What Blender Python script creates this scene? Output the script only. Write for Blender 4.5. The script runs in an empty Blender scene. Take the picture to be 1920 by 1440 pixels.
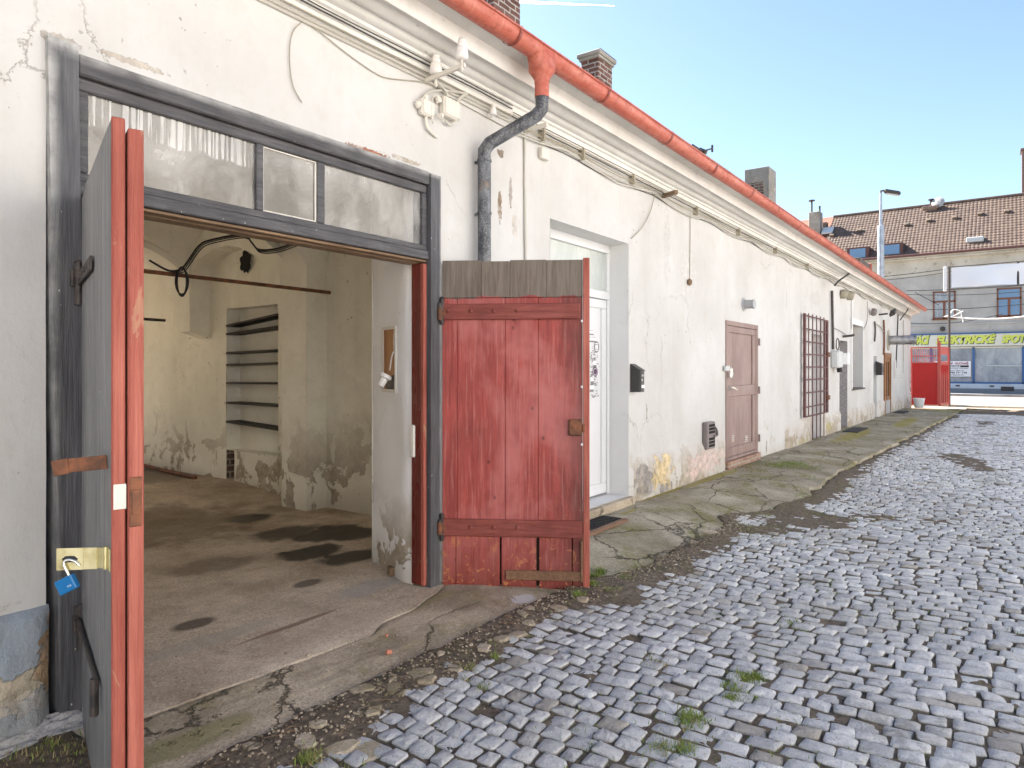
import bpy, bmesh, math, random
import numpy as np
from mathutils import Vector, Matrix, noise as mn
from math import sin, cos, tan, pi, radians as R
random.seed(7)
sc = bpy.context.scene
COL = sc.collection
# ---------------------------------------------------------------- camera
F, D, ZC, HOR, VPX = 1300.0, 3.48, 1.60, 692.0, 1901.0     # focal in photo px, wall distance, eye height
TH = math.atan((VPX - 960) / F); c_, s_ = cos(TH), sin(TH)
cam = bpy.data.cameras.new('camera'); co = bpy.data.objects.new('camera', cam); COL.objects.link(co)
cam.sensor_width = 36; cam.lens = F / 1920 * 36; cam.shift_y = -(720 - HOR) / 1920
cam.clip_start = .05; cam.clip_end = 5000
co.location = (0, -D, ZC)
_f = Vector((c_, s_, 0)); co.rotation_euler = (R(90), 0, math.atan2(_f.y, _f.x) - R(90))
sc.camera = co
# ---------------------------------------------------------------- light
SUN_EL, SUN_ROT = R(41), R(14)
w = bpy.data.worlds.new('World'); sc.world = w; w.use_nodes = True
nt = w.node_tree; bg = nt.nodes['Background']
sky = nt.nodes.new('ShaderNodeTexSky'); sky.sky_type = 'NISHITA'; sky.sun_disc = False
sky.sun_elevation = SUN_EL; sky.sun_rotation = SUN_ROT; sky.air_density = 1.0; sky.dust_density = 0.6; sky.ozone_density = 2.4
nt.links.new(sky.outputs[0], bg.inputs[0]); bg.inputs[1].default_value = .062
sl = bpy.data.lights.new('sun', 'SUN'); sl.energy = 5; sl.angle = R(.5); sl.color = (1, .95, .87)
so = bpy.data.objects.new('sun', sl); COL.objects.link(so)
sd = Vector((sin(SUN_ROT) * cos(SUN_EL), cos(SUN_ROT) * cos(SUN_EL), sin(SUN_EL)))
so.rotation_euler = sd.to_track_quat('Z', 'Y').to_euler(); so.location = (5, 5, 20)
sc.view_settings.view_transform = 'Standard'; sc.view_settings.look = 'None'
sc.view_settings.exposure = 2.2; sc.view_settings.gamma = 1
sc.view_settings.use_white_balance = True; sc.view_settings.white_balance_temperature = 6700; sc.view_settings.white_balance_tint = 10
sc.cycles.max_bounces = 12; sc.cycles.diffuse_bounces = 8; sc.cycles.transparent_max_bounces = 12
# ---------------------------------------------------------------- photo px -> world planes
def wx(px, dy=D):
    t = (px - 960) / F
    return dy * (c_ + t * s_) / (s_ - t * c_)
def wz(px, py, dy=D): return ZC + (HOR - py) / (VPX - px) * dy / c_
def gp(px, py, z=0.0):
    d = (ZC - z) * F / (py - HOR); r = (px - 960) / F * d
    return (d * c_ + r * s_, d * s_ - r * c_ - D)
XF = 56.0
def fy(px, X=XF):
    t = (px - 960) / F
    return X * (s_ - t * c_) / (c_ + t * s_) - D
def fz(px, py, X=XF): return ZC + (HOR - py) * (X * c_ + (fy(px, X) + D) * s_) / F
# ---------------------------------------------------------------- node helpers
MATS = {}
class Mt:
    def __init__(s, name, rough=.85, metal=0., spec=.4):
        s.m = bpy.data.materials.new(name); s.m.use_nodes = True; s.nt = s.m.node_tree
        s.b = s.nt.nodes['Principled BSDF']; s.set(s.b, 'Roughness', rough); s.set(s.b, 'Metallic', metal)
        s.set(s.b, 'Specular IOR Level', spec); MATS[name] = s.m; s._p = None
    def set(s, n, k, v):
        i = n.inputs[k]
        if isinstance(v, bpy.types.NodeSocket): s.nt.links.new(v, i)
        elif isinstance(v, (tuple, list)) and i.type == 'RGBA' and len(v) == 3: i.default_value = (*v, 1)
        else: i.default_value = v
    def nd(s, t, props=None, **k):
        n = s.nt.nodes.new('ShaderNode' + t)
        for a, b in (props or {}).items(): setattr(n, a, b)
        for a, b in k.items(): s.set(n, a if a in n.inputs else a.replace('_', ' '), b)
        return n
    def pos(s, sc=(1, 1, 1), loc=(0, 0, 0), obj=False):
        src = s.nd('TexCoord').outputs['Object'] if obj else s.nd('NewGeometry').outputs['Position']
        return s.nd('Mapping', Vector=src, Scale=sc, Location=loc).outputs[0]
    def noise(s, scale=5, detail=4, rough=.55, vec=None, dist=0.):
        return s.nd('TexNoise', Vector=vec or s.pos(), Scale=scale, Detail=detail, Roughness=rough, Distortion=dist).outputs['Fac']
    def ramp(s, fac, *st):
        n = s.nd('ValToRGB', Fac=fac); e = n.color_ramp.elements
        while len(e) < len(st): e.new(.5)
        for i, (p, v) in enumerate(st):
            e[i].position = p; e[i].color = (v, v, v, 1) if isinstance(v, (int, float)) else (*v, 1)
        return n.outputs[0]
    def mix(s, f, a, b, mode='MIX'):
        n = s.nt.nodes.new('ShaderNodeMix'); n.data_type = 'RGBA'; n.blend_type = mode
        s.set(n, 0, f)
        for i, v in ((6, a), (7, b)):
            if isinstance(v, bpy.types.NodeSocket): s.nt.links.new(v, n.inputs[i])
            else: n.inputs[i].default_value = (*v, 1) if isinstance(v, (tuple, list)) else (v, v, v, 1)
        return n.outputs[2]
    def lin(s, v, a, b): return s.nd('MapRange', {'clamp': True}, Value=v, From_Min=a, From_Max=b).outputs[0]
    def mth(s, op, a, b=0., cl=False):
        n = s.nd('Math', {'operation': op, 'use_clamp': cl}); s.set(n, 0, a); s.set(n, 1, b); return n.outputs[0]
    def xyz(s, vec=None): return s.nd('SeparateXYZ', Vector=vec or s.nd('NewGeometry').outputs['Position']).outputs
    def blob(s, ctr, rad, wob=.25, wsc=3., soft=.25, detail=4):   # 1 inside an ellipsoid with ragged edge
        v = s.nd('VectorMath', {'operation': 'SUBTRACT'}); s.set(v, 0, s.nd('NewGeometry').outputs['Position']); s.set(v, 1, ctr)
        q = s.nd('VectorMath', {'operation': 'DIVIDE'}); s.set(q, 0, v.outputs[0]); s.set(q, 1, rad)
        l = s.nd('VectorMath', {'operation': 'LENGTH'}); s.set(l, 0, q.outputs[0])
        d = s.mth('ADD', l.outputs['Value'], s.mth('MULTIPLY', s.mth('SUBTRACT', s.noise(wsc, detail), .5), wob * 4))
        return s.ramp(d, (max(0., .8 - soft), 1.), (.8, 0.))
    def bump(s, h, strength=.5, dist=.01, prev=None):
        n = s.nd('Bump', Height=h, Strength=strength, Distance=dist)
        if prev: s.set(n, 'Normal', prev)
        return n.outputs[0]
    def col(s, c): s.set(s.b, 'Base Color', c); return s
    def nrm(s, n): s.set(s.b, 'Normal', n); return s
    def rgh(s, r): s.set(s.b, 'Roughness', r); return s
def M(n): return MATS[n]
# ---- plaster family
def plaster(name, c1, c2, dirt=.5, peel=.0, bumpk=.5, low=True):
    t = Mt(name, .9, 0, .25)
    col = t.mix(t.ramp(t.noise(.7, 4), (.35, 0.), (.65, 1.)), c1, c2)
    st = t.ramp(t.noise(1, 5, .65, t.pos((2.2, 2.2, .22)), .3), (.5, 0.), (.78, 1.))
    col = t.mix(t.mth('MULTIPLY', st, .24 * dirt), col, (.36, .34, .30))
    mot = t.ramp(t.noise(6, 6, .7), (.5, 0.), (.8, 1.))
    col = t.mix(t.mth('MULTIPLY', mot, .3 * dirt), col, (.44, .40, .34))
    area = t.ramp(t.noise(.55, 2, .5, t.pos(loc=(4, 2, 1))), (.46, 0.), (.62, 1.))
    sp = t.ramp(t.noise(16, 3, .6, t.pos(loc=(9, 3, 1))), (.685, 0.), (.71, 1.))
    col = t.mix(t.mth('MULTIPLY', t.mth('MULTIPLY', sp, area), .75 * min(1, dirt + .2)), col, (.13, .11, .09))
    # hairline cracks
    wv = t.nd('TexNoise', Vector=t.pos(), Scale=2.6, Detail=7., Roughness=.7).outputs['Color']
    wp = t.nd('VectorMath', {'operation': 'MULTIPLY_ADD'}); t.set(wp, 0, wv); t.set(wp, 1, (.35, .35, .35)); t.set(wp, 2, t.pos((1, 1, .7)))
    vo = t.nd('TexVoronoi', {'feature': 'DISTANCE_TO_EDGE'}, Vector=wp.outputs[0], Scale=1.1).outputs['Distance']
    ck = t.mth('MULTIPLY', t.ramp(vo, (0., 1.), (.006, 0.)), t.ramp(t.noise(.8, 3, .5, t.pos(loc=(1, 7, 3))), (.56, 0.), (.63, 1.)))
    col = t.mix(t.mth('MULTIPLY', ck, .6 * dirt), col, (.16, .13, .1))
    pk = None
    if peel:
        pk = t.ramp(t.noise(2.6, 8, .62, t.pos(loc=(3, 3, 3)), .4), (.66 - peel, 0.), (.675 - peel, 1.))
        if low:
            z = t.xyz()[2]; zz = t.ramp(t.mth('ADD', z, t.mth('MULTIPLY', t.noise(2, 4), .5)), (.45, 1.), (.95, 0.)) if not name.startswith('room') else t.lin(t.mth('ADD', z, t.mth('MULTIPLY', t.noise(2, 4), .9)), 1.5, .7)
            pk = t.mth('MULTIPLY', pk, zz)
        under = t.mix(t.ramp(t.noise(9, 5, .7), (.35, 0.), (.65, 1.)), (.30, .25, .19), (.50, .44, .36))
        col = t.mix(pk, col, under)
    if low:
        z = t.xyz()[2]; lo = t.ramp(t.mth('ADD', z, t.mth('MULTIPLY', t.noise(3, 5, .6), .35)), (.14, 1.), (.48, 0.))
        col = t.mix(t.mth('MULTIPLY', lo, .5), col, (.33, .29, .22))
    b = t.bump(t.noise(1.6, 4), .5 * bumpk, .06)
    b = t.bump(t.noise(11, 5, .6, t.pos((1, 1, .55))), .5 * bumpk, .012, b)
    b = t.bump(t.noise(90, 3, .6), .35 * bumpk, .003, b)
    if pk is not None: b = t.bump(t.mth('SUBTRACT', 1, pk), .8, .008, b)
    b = t.bump(t.mth('SUBTRACT', 1, ck), .5, .004, b)
    t.b and t.nrm(b); t.col(col); return t
t = plaster('wall_plaster', (.53, .52, .50), (.615, .61, .60), 1., .04, 1.)
# chips and a long crack beside the downpipe, placed where the wall shows them
def chip(t, px, py, rx, rz, colr, k=1.):
    bl = t.blob((wx(px), 0, wz(px, py)), (rx, .2, rz), .5, max(5, .9 / min(rx, rz)), .06, 6)
    old = t.b.inputs['Base Color'].links[0].from_socket
    vn = t.noise(14, 6, .7, t.pos(loc=(px * .1, 0, 2))); colr = t.mix(t.ramp(vn, (.35, 0.), (.65, 1.)), tuple(c * .6 for c in colr), tuple(min(1, c * 1.15 + .05) for c in colr)); bl = t.mth('MULTIPLY', bl, t.ramp(t.noise(5, 5, .7, t.pos(loc=(1, px * .1, 0))), (.34, .25), (.5, 1.)))
    t.col(t.mix(t.mth('MULTIPLY', bl, k), old, colr))
    pn = t.b.inputs['Normal'].links[0].from_socket; t.nrm(t.bump(t.mth('SUBTRACT', 1, bl), .9 * k, .008, pn))
    return bl
for a in ((937, 385, .035, .17, (.28, .2, .13)), (938, 287, .05, .05, (.25, .2, .15)), (965, 425, .04, .12, (.55, .48, .4), .6), (957, 360, .03, .16, (.3, .24, .2), .7),
          (1213, 775, .03, .12, (.3, .27, .24), .8), (690, 283, .26, .018, (.33, .14, .08)), (760, 300, .2, .02, (.42, .36, .28), .9),
          (1437, 838, .05, .14, (.3, .27, .22), .9), (1475, 560, .05, .3, (.5, .46, .44), .5), (1290, 520, .35, .5, (.62, .60, .58), .35), (1250, 455, .12, .6, (.5, .48, .46), .3),
          (1530, 560, .6, .2, (.45, .42, .4), .3), (110, 75, .1, .03, (.35, .3, .25), .7), (250, 118, .2, .02, (.45, .38, .3), .7), (1115, 760, .2, .2, (.6, .55, .5), .2)): chip(t, *a)
t = plaster('plinth_plaster', (.52, .49, .46), (.62, .60, .57), .9, .16, .8)
for a in ((1312, 868, .95, .2, (.66, .50, .46), .75), (1205, 903, .33, .22, (.24, .22, .21), .85), (1240, 885, .42, .24, (.66, .52, .30)), (1245, 915, .3, .08, (.25, .22, .2), .9), (1345, 850, .5, .1, (.7, .58, .54), .6), (1500, 830, .5, .12, (.42, .38, .16), .5), (1550, 800, .5, .15, (.45, .38, .12), .6)): chip(t, *a)
t = plaster('left_plinth_stucco', (.20, .24, .29), (.38, .42, .47), 1., .0, 3.5)
for a in ((35, 1275, .45, .09, (.55, .47, .35), .95), (88, 1240, .09, .16, (.45, .28, .14), .95), (98, 1200, .03, .22, (.5, .33, .2), .8), (20, 1320, .5, .06, (.5, .44, .36), .8)): chip(t, *a)
plaster('reveal_plaster', (.64, .64, .635), (.72, .72, .715), .35, 0, .4, False)
plaster('cornice_plaster', (.60, .585, .55), (.70, .69, .665), 1., .0, .6, False)
plaster('jamb_plaster', (.84, .84, .84), (.92, .92, .92), .4, .14, 1.2)
plaster('room_plaster', (.74, .72, .63), (.88, .86, .78), .9, .15, 1.8)
plaster('vault_plaster', (.80, .78, .70), (.90, .88, .82), .5, 0, 1.2, False)
plaster('street_facade', (.37, .355, .325), (.50, .48, .44), 1.0, .0, .6, False)
plaster('street_facade_band', (.46, .42, .34), (.58, .54, .46), 1.1, .06, .6, False)
plaster('chimney_render', (.24, .22, .19), (.42, .40, .36), 1.4, .10, 1., False)
# roughcast
t = Mt('roughcast', .95); n = t.noise(45, 4, .6); t.col(t.mix(t.ramp(n, (.35, 0.), (.65, 1.)), (.24, .23, .24), (.48, .46, .46))).nrm(t.bump(n, .9, .02))
# painted wood
def wood(name, c1, c2, under=None, k=.0, grain=(14, 14, .8), rough=.55, bare=None, dots=0., obj=False, thr=.66):
    t = Mt(name, rough, 0, .35)
    g = t.noise(3, 6, .65, t.pos(grain, obj=obj), .4)
    col = t.mix(t.ramp(g, (.35, 0.), (.7, 1.)), c1, c2)
    big = t.noise(2.2, 4, .6, t.pos((1, 1, .5), obj=obj))
    col = t.mix(t.mth('MULTIPLY', t.ramp(big, (.45, 0.), (.7, 1.)), .5), col, tuple(v * .6 for v in c1))
    h = g
    if under:
        wv = t.noise(7, 7, .72, t.pos((2.2, 2.2, .55), (5, 1, 2), obj=obj), 1.2)
        wr = t.ramp(wv, (thr, 0.), (thr + .02, 1.))
        col = t.mix(t.mth('MULTIPLY', wr, k), col, under)
    if dots:
        dv = t.nd('TexVoronoi', Vector=t.pos((1, 1, .5), obj=obj), Scale=22.).outputs['Distance']
        dd = t.mth('MULTIPLY', t.ramp(dv, (.05, 1.), (.075, 0.)), t.ramp(t.noise(9, 2), (.48, 0.), (.52, 1.)))
        col = t.mix(t.mth('MULTIPLY', dd, dots), col, (.7, .7, .7))
    if 'frame' in name:
        x, y, z = t.xyz(); wn = t.noise(7, 5, .6); mk = t.mth('MAXIMUM', t.mth('MULTIPLY', t.lin(x, 1.33, 1.265), t.lin(x, 1.25, 1.27)), t.mth('MAXIMUM', t.lin(z, 2.995, 3.05), t.lin(x, 3.84, 3.875)))
        col = t.mix(t.mth('MULTIPLY', mk, t.ramp(wn, (.3, .2), (.6, .9))), col, (.60, .60, .58))
    b = t.bump(h, 1., .012); b = t.bump(t.noise(60, 4, .7, t.pos((1, 1, .4), obj=obj)), .6, .003, b)
    t.col(col).nrm(b).rgh(t.ramp(big, (.3, rough - .12), (.7, rough + .15))); return t
t = wood('grey_frame_paint', (.065, .065, .072), (.14, .14, .15), (.45, .44, .42), .5, dots=.8, thr=.70)
wood('grey_frame_beam', (.065, .064, .070), (.14, .135, .14), (.42, .40, .38), .5, (1.2, 14, 16), dots=.5, thr=.70)
wood('grey_leaf_paint', (.17, .17, .175), (.34, .335, .33), (.42, .42, .42), .6, (16, 16, .5), dots=.8, thr=.68)
wood('red_edge_paint', (.30, .06, .04), (.50, .16, .115), (.40, .21, .13), .7, (14, 14, .5), .5, thr=.61)
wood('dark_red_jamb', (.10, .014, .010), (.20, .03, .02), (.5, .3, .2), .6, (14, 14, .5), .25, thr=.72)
wood('bare_brown_wood', (.16, .10, .06), (.30, .2, .12), (.5, .4, .28), .5, (1.2, 14, 14))
wood('bare_batten', (.17, .09, .05), (.28, .15, .09), (.4, .3, .2), .5, (1.2, 14, 14))
wood('brown_door_paint', (.27, .185, .165), (.33, .235, .21), None, 0, (8, 8, .6), .45)
wood('varnish_wood', (.20, .08, .025), (.32, .15, .05), (.1, .05, .02), .6, (10, 10, .5), .35)
wood('orange_wood', (.35, .13, .03), (.50, .24, .07), (.1, .05, .02), .6, (10, 10, .5), .5)
# red door board: local coordinates (x across, z up), worn
t = Mt('red_door_boards', .5, 0, .35)
o = t.pos(obj=True); X, Y, Z = t.xyz(o)
g = t.noise(3, 7, .68, t.pos((9, 9, .7), obj=True), .5)
col = t.mix(t.ramp(g, (.3, 0.), (.72, 1.)), (.24, .033, .03), (.46, .085, .07))
big = t.noise(1.7, 6, .7, t.pos((1.3, 1, .7), obj=True), .5)
col = t.mix(t.mth('MULTIPLY', t.ramp(big, (.44, 0.), (.62, 1.)), .4), col, (.17, .05, .045)); lv = t.noise(2, 8, .75, t.pos((22, 22, 1.1), (3, 3, 3), obj=True), .3); col = t.mix(t.mth('MULTIPLY', t.ramp(lv, (.52, 0.), (.66, 1.)), .5), col, (.55, .25, .22)); col = t.mix(t.mth('MULTIPLY', t.ramp(lv, (.32, 1.), (.44, 0.)), .5), col, (.10, .02, .02))
pk = t.noise(1.5, 4, .6, t.pos((1.1, 1, .8), (7, 2, 4), obj=True), .2)
col = t.mix(t.mth('MULTIPLY', t.ramp(pk, (.50, 0.), (.62, 1.)), .65), col, (.50, .17, .16))
# darker greasy zone towards the lock edge and the foot
edge = t.mth('MULTIPLY', t.lin(t.mth('ADD', X, t.mth('MULTIPLY', big, .5)), 1.10, 1.36), .75)
col = t.mix(edge, col, (.075, .028, .022))
foot = t.ramp(t.mth('ADD', Z, t.mth('MULTIPLY', big, .3)), (.15, 1.), (.55, 0.))
col = t.mix(t.mth('MULTIPLY', foot, .7), col, (.16, .03, .02))
sc2 = t.noise(10, 8, .75, t.pos((1.6, 1, 1.1), (2, 2, 2), obj=True), 1.2)
ft2 = t.ramp(t.mth('ADD', Z, t.mth('MULTIPLY', pk, .5)), (.2, 1.), (1.0, 0.))
col = t.mix(t.mth('MULTIPLY', t.ramp(sc2, (.57, 0.), (.60, 1.)), t.mth('MULTIPLY', ft2, .95)), col, (.55, .22, .08))
col = t.mix(t.mth('MULTIPLY', t.ramp(sc2, (.72, 0.), (.735, 1.)), .6), col, (.45, .25, .18))
ys = t.noise(14, 5, .7, t.pos((.7, 1, 6), (3, 1, 2), obj=True), .8)
col = t.mix(t.mth('MULTIPLY', t.ramp(ys, (.71, 0.), (.72, 1.)), .7), col, (.62, .40, .2))
# bare weathered grey top above the upper batten with ragged paint edge
tp = t.lin(t.mth('ADD', Z, t.mth('MULTIPLY', t.noise(5, 4, .6, t.pos((1, 1, 1), obj=True)), .14)), 2.215, 2.225)
bare = t.mix(t.ramp(g, (.3, 0.), (.7, 1.)), (.10, .078, .06), (.23, .19, .155))
col = t.mix(tp, col, bare)
pv = t.nd('TexVoronoi', Vector=t.pos((1, 1, .7), obj=True), Scale=6.).outputs['Distance']
col = t.mix(t.mth('MULTIPLY', t.ramp(pv, (.035, 1.), (.10, 0.)), .8), col, (.06, .02, .018))
b = t.bump(g, .6, .005); b = t.bump(sc2, .4, .003, b); b = t.bump(t.noise(45, 3, .6), .2, .002, b)
t.col(col).nrm(b).rgh(t.ramp(big, (.3, .4), (.7, .7)))
wood('red_batten_paint', (.20, .045, .035), (.33, .09, .07), (.1, .04, .03), .7, (1.2, 12, 12), .5, thr=.64, obj=True)
# metals
def metal(name, c1, c2, rough=.45, met=.6, sc=7, k=.5):
    t = Mt(name, rough, met, .5); n = t.noise(sc, 6, .65)
    t.col(t.mix(t.ramp(n, (.42, 0.), (.62, 1.)), c1, c2)).rgh(t.ramp(n, (.3, rough - .1), (.7, rough + .2))).nrm(t.bump(n, k, .002)); return t
t = Mt('red_gutter_paint', .38, 0, .5); n = t.noise(4, 6, .7, t.pos((.6, 3, 3))); 
col = t.mix(t.ramp(n, (.4, 0.), (.66, 1.)), (.44, .09, .055), (.52, .165, .115))
n2 = t.noise(9, 7, .75, t.pos((1.4, 2, 2), (4, 4, 4)), .5)
col = t.mix(t.mth('MULTIPLY', t.ramp(n2, (.54, 0.), (.66, 1.)), .7), col, (.24, .05, .035))
sk = t.noise(2, 6, .75, t.pos((13, 2, 2), (1, 2, 3)), .3); col = t.mix(t.mth('MULTIPLY', t.ramp(sk, (.52, 0.), (.62, 1.)), .45), col, (.30, .075, .05)); col = t.mix(t.mth('MULTIPLY', t.ramp(sk, (.36, 1.), (.46, 0.)), .3), col, (.58, .27, .21))
t.col(col).rgh(t.ramp(n2, (.4, .4), (.7, .75))).nrm(t.bump(n, .25, .004))
metal('red_bracket', (.20, .035, .025), (.32, .07, .05), .5, 0)
t = Mt('dark_pipe', .4, .0, .5); n = t.noise(6, 6, .7, t.pos((2, 2, .8))); n3 = t.noise(160, 2)
col = t.mix(t.ramp(n, (.45, 0.), (.62, 1.)), (.03, .034, .042), (.16, .17, .19))
col = t.mix(t.mth('MULTIPLY', t.ramp(n3, (.55, 0.), (.62, 1.)), .4), col, (.45, .45, .46))
col = t.mix(t.mth('MULTIPLY', t.ramp(t.noise(3, 6, .7, t.pos(loc=(2, 7, 7))), (.56, 0.), (.66, 1.)), .7), col, (.20, .13, .07)); t.col(col)
metal('rusty_iron', (.10, .045, .025), (.26, .10, .05), .7, .1, 14)
metal('dark_iron', (.045, .04, .04), (.11, .09, .08), .55, .4, 20)
metal('red_iron', (.33, .03, .02), (.42, .08, .05), .5, 0, 20)
metal('zinc_brass', (.62, .56, .30), (.75, .70, .45), .3, .8, 14, .2)
metal('steel', (.62, .62, .60), (.75, .75, .74), .22, 1, 14, .1)
metal('grille_iron', (.085, .03, .03), (.14, .055, .05), .6, .1, 16)
metal('galvanised', (.36, .38, .41), (.50, .53, .57), .35, .6, 3)
metal('flue_steel', (.25, .25, .26), (.55, .55, .56), .35, .7, 3)
def flat(name, c, rough=.6, met=0., var=.15, sc=12):
    t = Mt(name, rough, met); n = t.noise(sc, 4)
    t.col(t.mix(n, tuple(v * (1 - var) for v in c), tuple(min(1, v * (1 + var)) for v in c))).nrm(t.bump(n, .15, .002)); return t
flat('blue_lacquer', (.008, .14, .36), .3); flat('white_print', (.85, .85, .85)); flat('black_print', (.02, .02, .02)); flat('grey_print', (.16, .16, .17)); flat('faded_print', (.22, .22, .23)); flat('purple_print', (.10, .035, .10))
flat('porcelain', (.78, .76, .74), .25); flat('painted_cable', (.52, .50, .45), .6); flat('dark_cable', (.045, .045, .045), .6); flat('tan_cable', (.34, .31, .24), .7)
flat('painted_iron', (.66, .63, .57), .6); flat('upvc', (.66, .67, .68), .3, var=.03); flat('rubber', (.02, .02, .022), .7); flat('mailbox_steel', (.045, .042, .042), .38)
flat('grey_plastic', (.36, .37, .38), .5); flat('light_plastic', (.55, .57, .57), .5); flat('bucket_plastic', (.75, .75, .76), .4); flat('vent_brown', (.20, .17, .165), .5)
flat('gate_red', (.48, .022, .02), .42, var=.1, sc=3); flat('gate_rose', (.55, .11, .09), .5, var=.2, sc=3); flat('dark_void', (.012, .011, .01), .9)
flat('shelf_board', (.035, .03, .026), .7); flat('blue_trim', (.05, .13, .30), .5); flat('backing', (.03, .02, .018), .9); flat('sign_cream', (.68, .66, .54), .6, var=.12, sc=2); flat('sign_letter', (.66, .70, .12), .5, var=.1); flat('sign_shadow', (.05, .10, .05), .7)
flat('banner_cloth', (.82, .85, .88), .8, var=.07, sc=.8); flat('window_brown', (.20, .075, .04), .5); flat('shop_plinth', (.58, .61, .64), .8, var=.2, sc=1.5); flat('poster', (.82, .80, .80), .6, var=.03)
flat('poster_red', (.35, .05, .05)); flat('curtain', (.62, .62, .60), .9, var=.1, sc=2); flat('brick_chip', (.50, .20, .13), .9); flat('ceramic_brown', (.14, .10, .09), .4)
flat('chimney_brown', (.20, .13, .11), .8); flat('dormer_brown', (.11, .05, .045), .6); flat('roof_edge', (.11, .10, .09), .8); flat('door_white_old', (.62, .58, .58), .6, var=.1)
t = Mt('cloud_white', 1.); tb_ = t.nd('BsdfTranslucent', Color=(.97, .98, 1., 1)); df_ = t.nd('BsdfDiffuse', Color=(.97, .98, 1., 1)); ms_ = t.nd('AddShader'); t.set(ms_, 0, tb_.outputs[0]); t.set(ms_, 1, df_.outputs[0]); t.nt.links.new(ms_.outputs[0], t.nt.nodes['Material Output'].inputs[0])
# glass
def glass(name, tint, alpha, rough=.08, dirt=(.55, .52, .48), dk=.35, dsc=3):
    t = Mt(name, rough, 0, .6); n = t.noise(dsc, 6, .7, t.pos((1, 1, .6)), .4)
    t.col(t.mix(t.ramp(n, (.4, 0.), (.7, 1.)), tint, dirt))
    t.set(t.b, 'Alpha', t.ramp(n, (.35, alpha), (.75, min(1, alpha + dk))))
    sv = t.noise(3, 6, .8, t.pos((9, 9, .4), (1, 1, 1))); t.rgh(t.ramp(sv, (.4, rough), (.7, rough + .3))); return t
glass('dusty_glass', (.50, .50, .49), .14, .10, (.78, .77, .74), .26)
glass('frosted_glass', (.50, .55, .53), .85, .25, (.6, .62, .6), .1)
glass('shop_glass', (.38, .42, .45), .5, .06, (.62, .65, .66), .3, .8)
t = Mt.__new__(Mt); t.m = MATS['dusty_glass']; t.nt = t.m.node_tree; t.b = t.nt.nodes['Principled BSDF']
al = t.b.inputs['Alpha'].links[0].from_socket; x, y, z = t.xyz()
drip = t.mth('MULTIPLY', t.ramp(t.noise(1, 2, .5, t.pos((42, 42, 1.2))), (.48, 0.), (.54, .75)), t.mth('MULTIPLY', t.lin(t.mth('ADD', z, t.mth('MULTIPLY', t.noise(6, 2), .12)), 2.79, 2.81), t.lin(x, 2.45, 2.2)))
t.set(t.b, 'Alpha', t.mth('MAXIMUM', al, drip))
t = Mt('sky_glass', .06, 0, .9); t.col((.12, .22, .36))
t = Mt('dark_glass', .08, 0, .7); t.col((.03, .035, .04))
# bricks
def brick(name, c1, c2, mortar, sc=1., ms=.012):
    t = Mt(name, .9); x, y, z = t.xyz(); cb = t.nd('CombineXYZ'); t.set(cb, 0, t.mth('ADD', x, y)); t.set(cb, 1, z)
    wv = t.nd('TexNoise', Vector=t.pos(), Scale=5.).outputs['Color']
    ad = t.nd('VectorMath', {'operation': 'MULTIPLY_ADD'}); t.set(ad, 0, wv); t.set(ad, 1, (.02, .02, 0)); t.set(ad, 2, cb.outputs[0])
    bt = t.nd('TexBrick', Vector=ad.outputs[0], Color1=c1, Color2=c2, Mortar=mortar, Scale=sc, Mortar_Size=ms, Brick_Width=.26, Row_Height=.082)
    n = t.noise(14, 5, .7); col = t.mix(t.mth('MULTIPLY', t.ramp(n, (.4, 0.), (.7, 1.)), .5), bt.outputs[0], tuple(v * .45 for v in c1))
    t.col(col).nrm(t.bump(t.mth('SUBTRACT', 1, bt.outputs['Fac']), .9, .012)); return t
brick('chimney_brick', (.13, .06, .045), (.26, .13, .10), (.46, .43, .38)); brick('dark_brick', (.10, .07, .055), (.2, .13, .1), (.4, .36, .3)); brick('sill_brick', (.30, .17, .12), (.42, .27, .2), (.4, .36, .3))
# tiles
def tile(name, c1, c2, lich):
    t = Mt(name, .75); n = t.noise(3.2, 5, .7); v = t.nd('TexVoronoi', Vector=t.pos((4.4, 3, 3)), Scale=1.).outputs['Color']
    col = t.mix(t.nd('SeparateXYZ', Vector=v).outputs[0], c1, c2); col = t.mix(t.mth('MULTIPLY', t.ramp(n, (.5, 0.), (.72, 1.)), .6), col, lich)
    t.col(col).nrm(t.bump(t.noise(30, 3), .3, .01)); return t
tile('roof_tile', (.085, .056, .045), (.13, .09, .07), (.05, .035, .03)); tile('own_tile', (.09, .075, .06), (.17, .12, .09), (.06, .065, .05)); tile('bright_tile', (.22, .085, .055), (.27, .12, .08), (.1, .05, .04))
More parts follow.
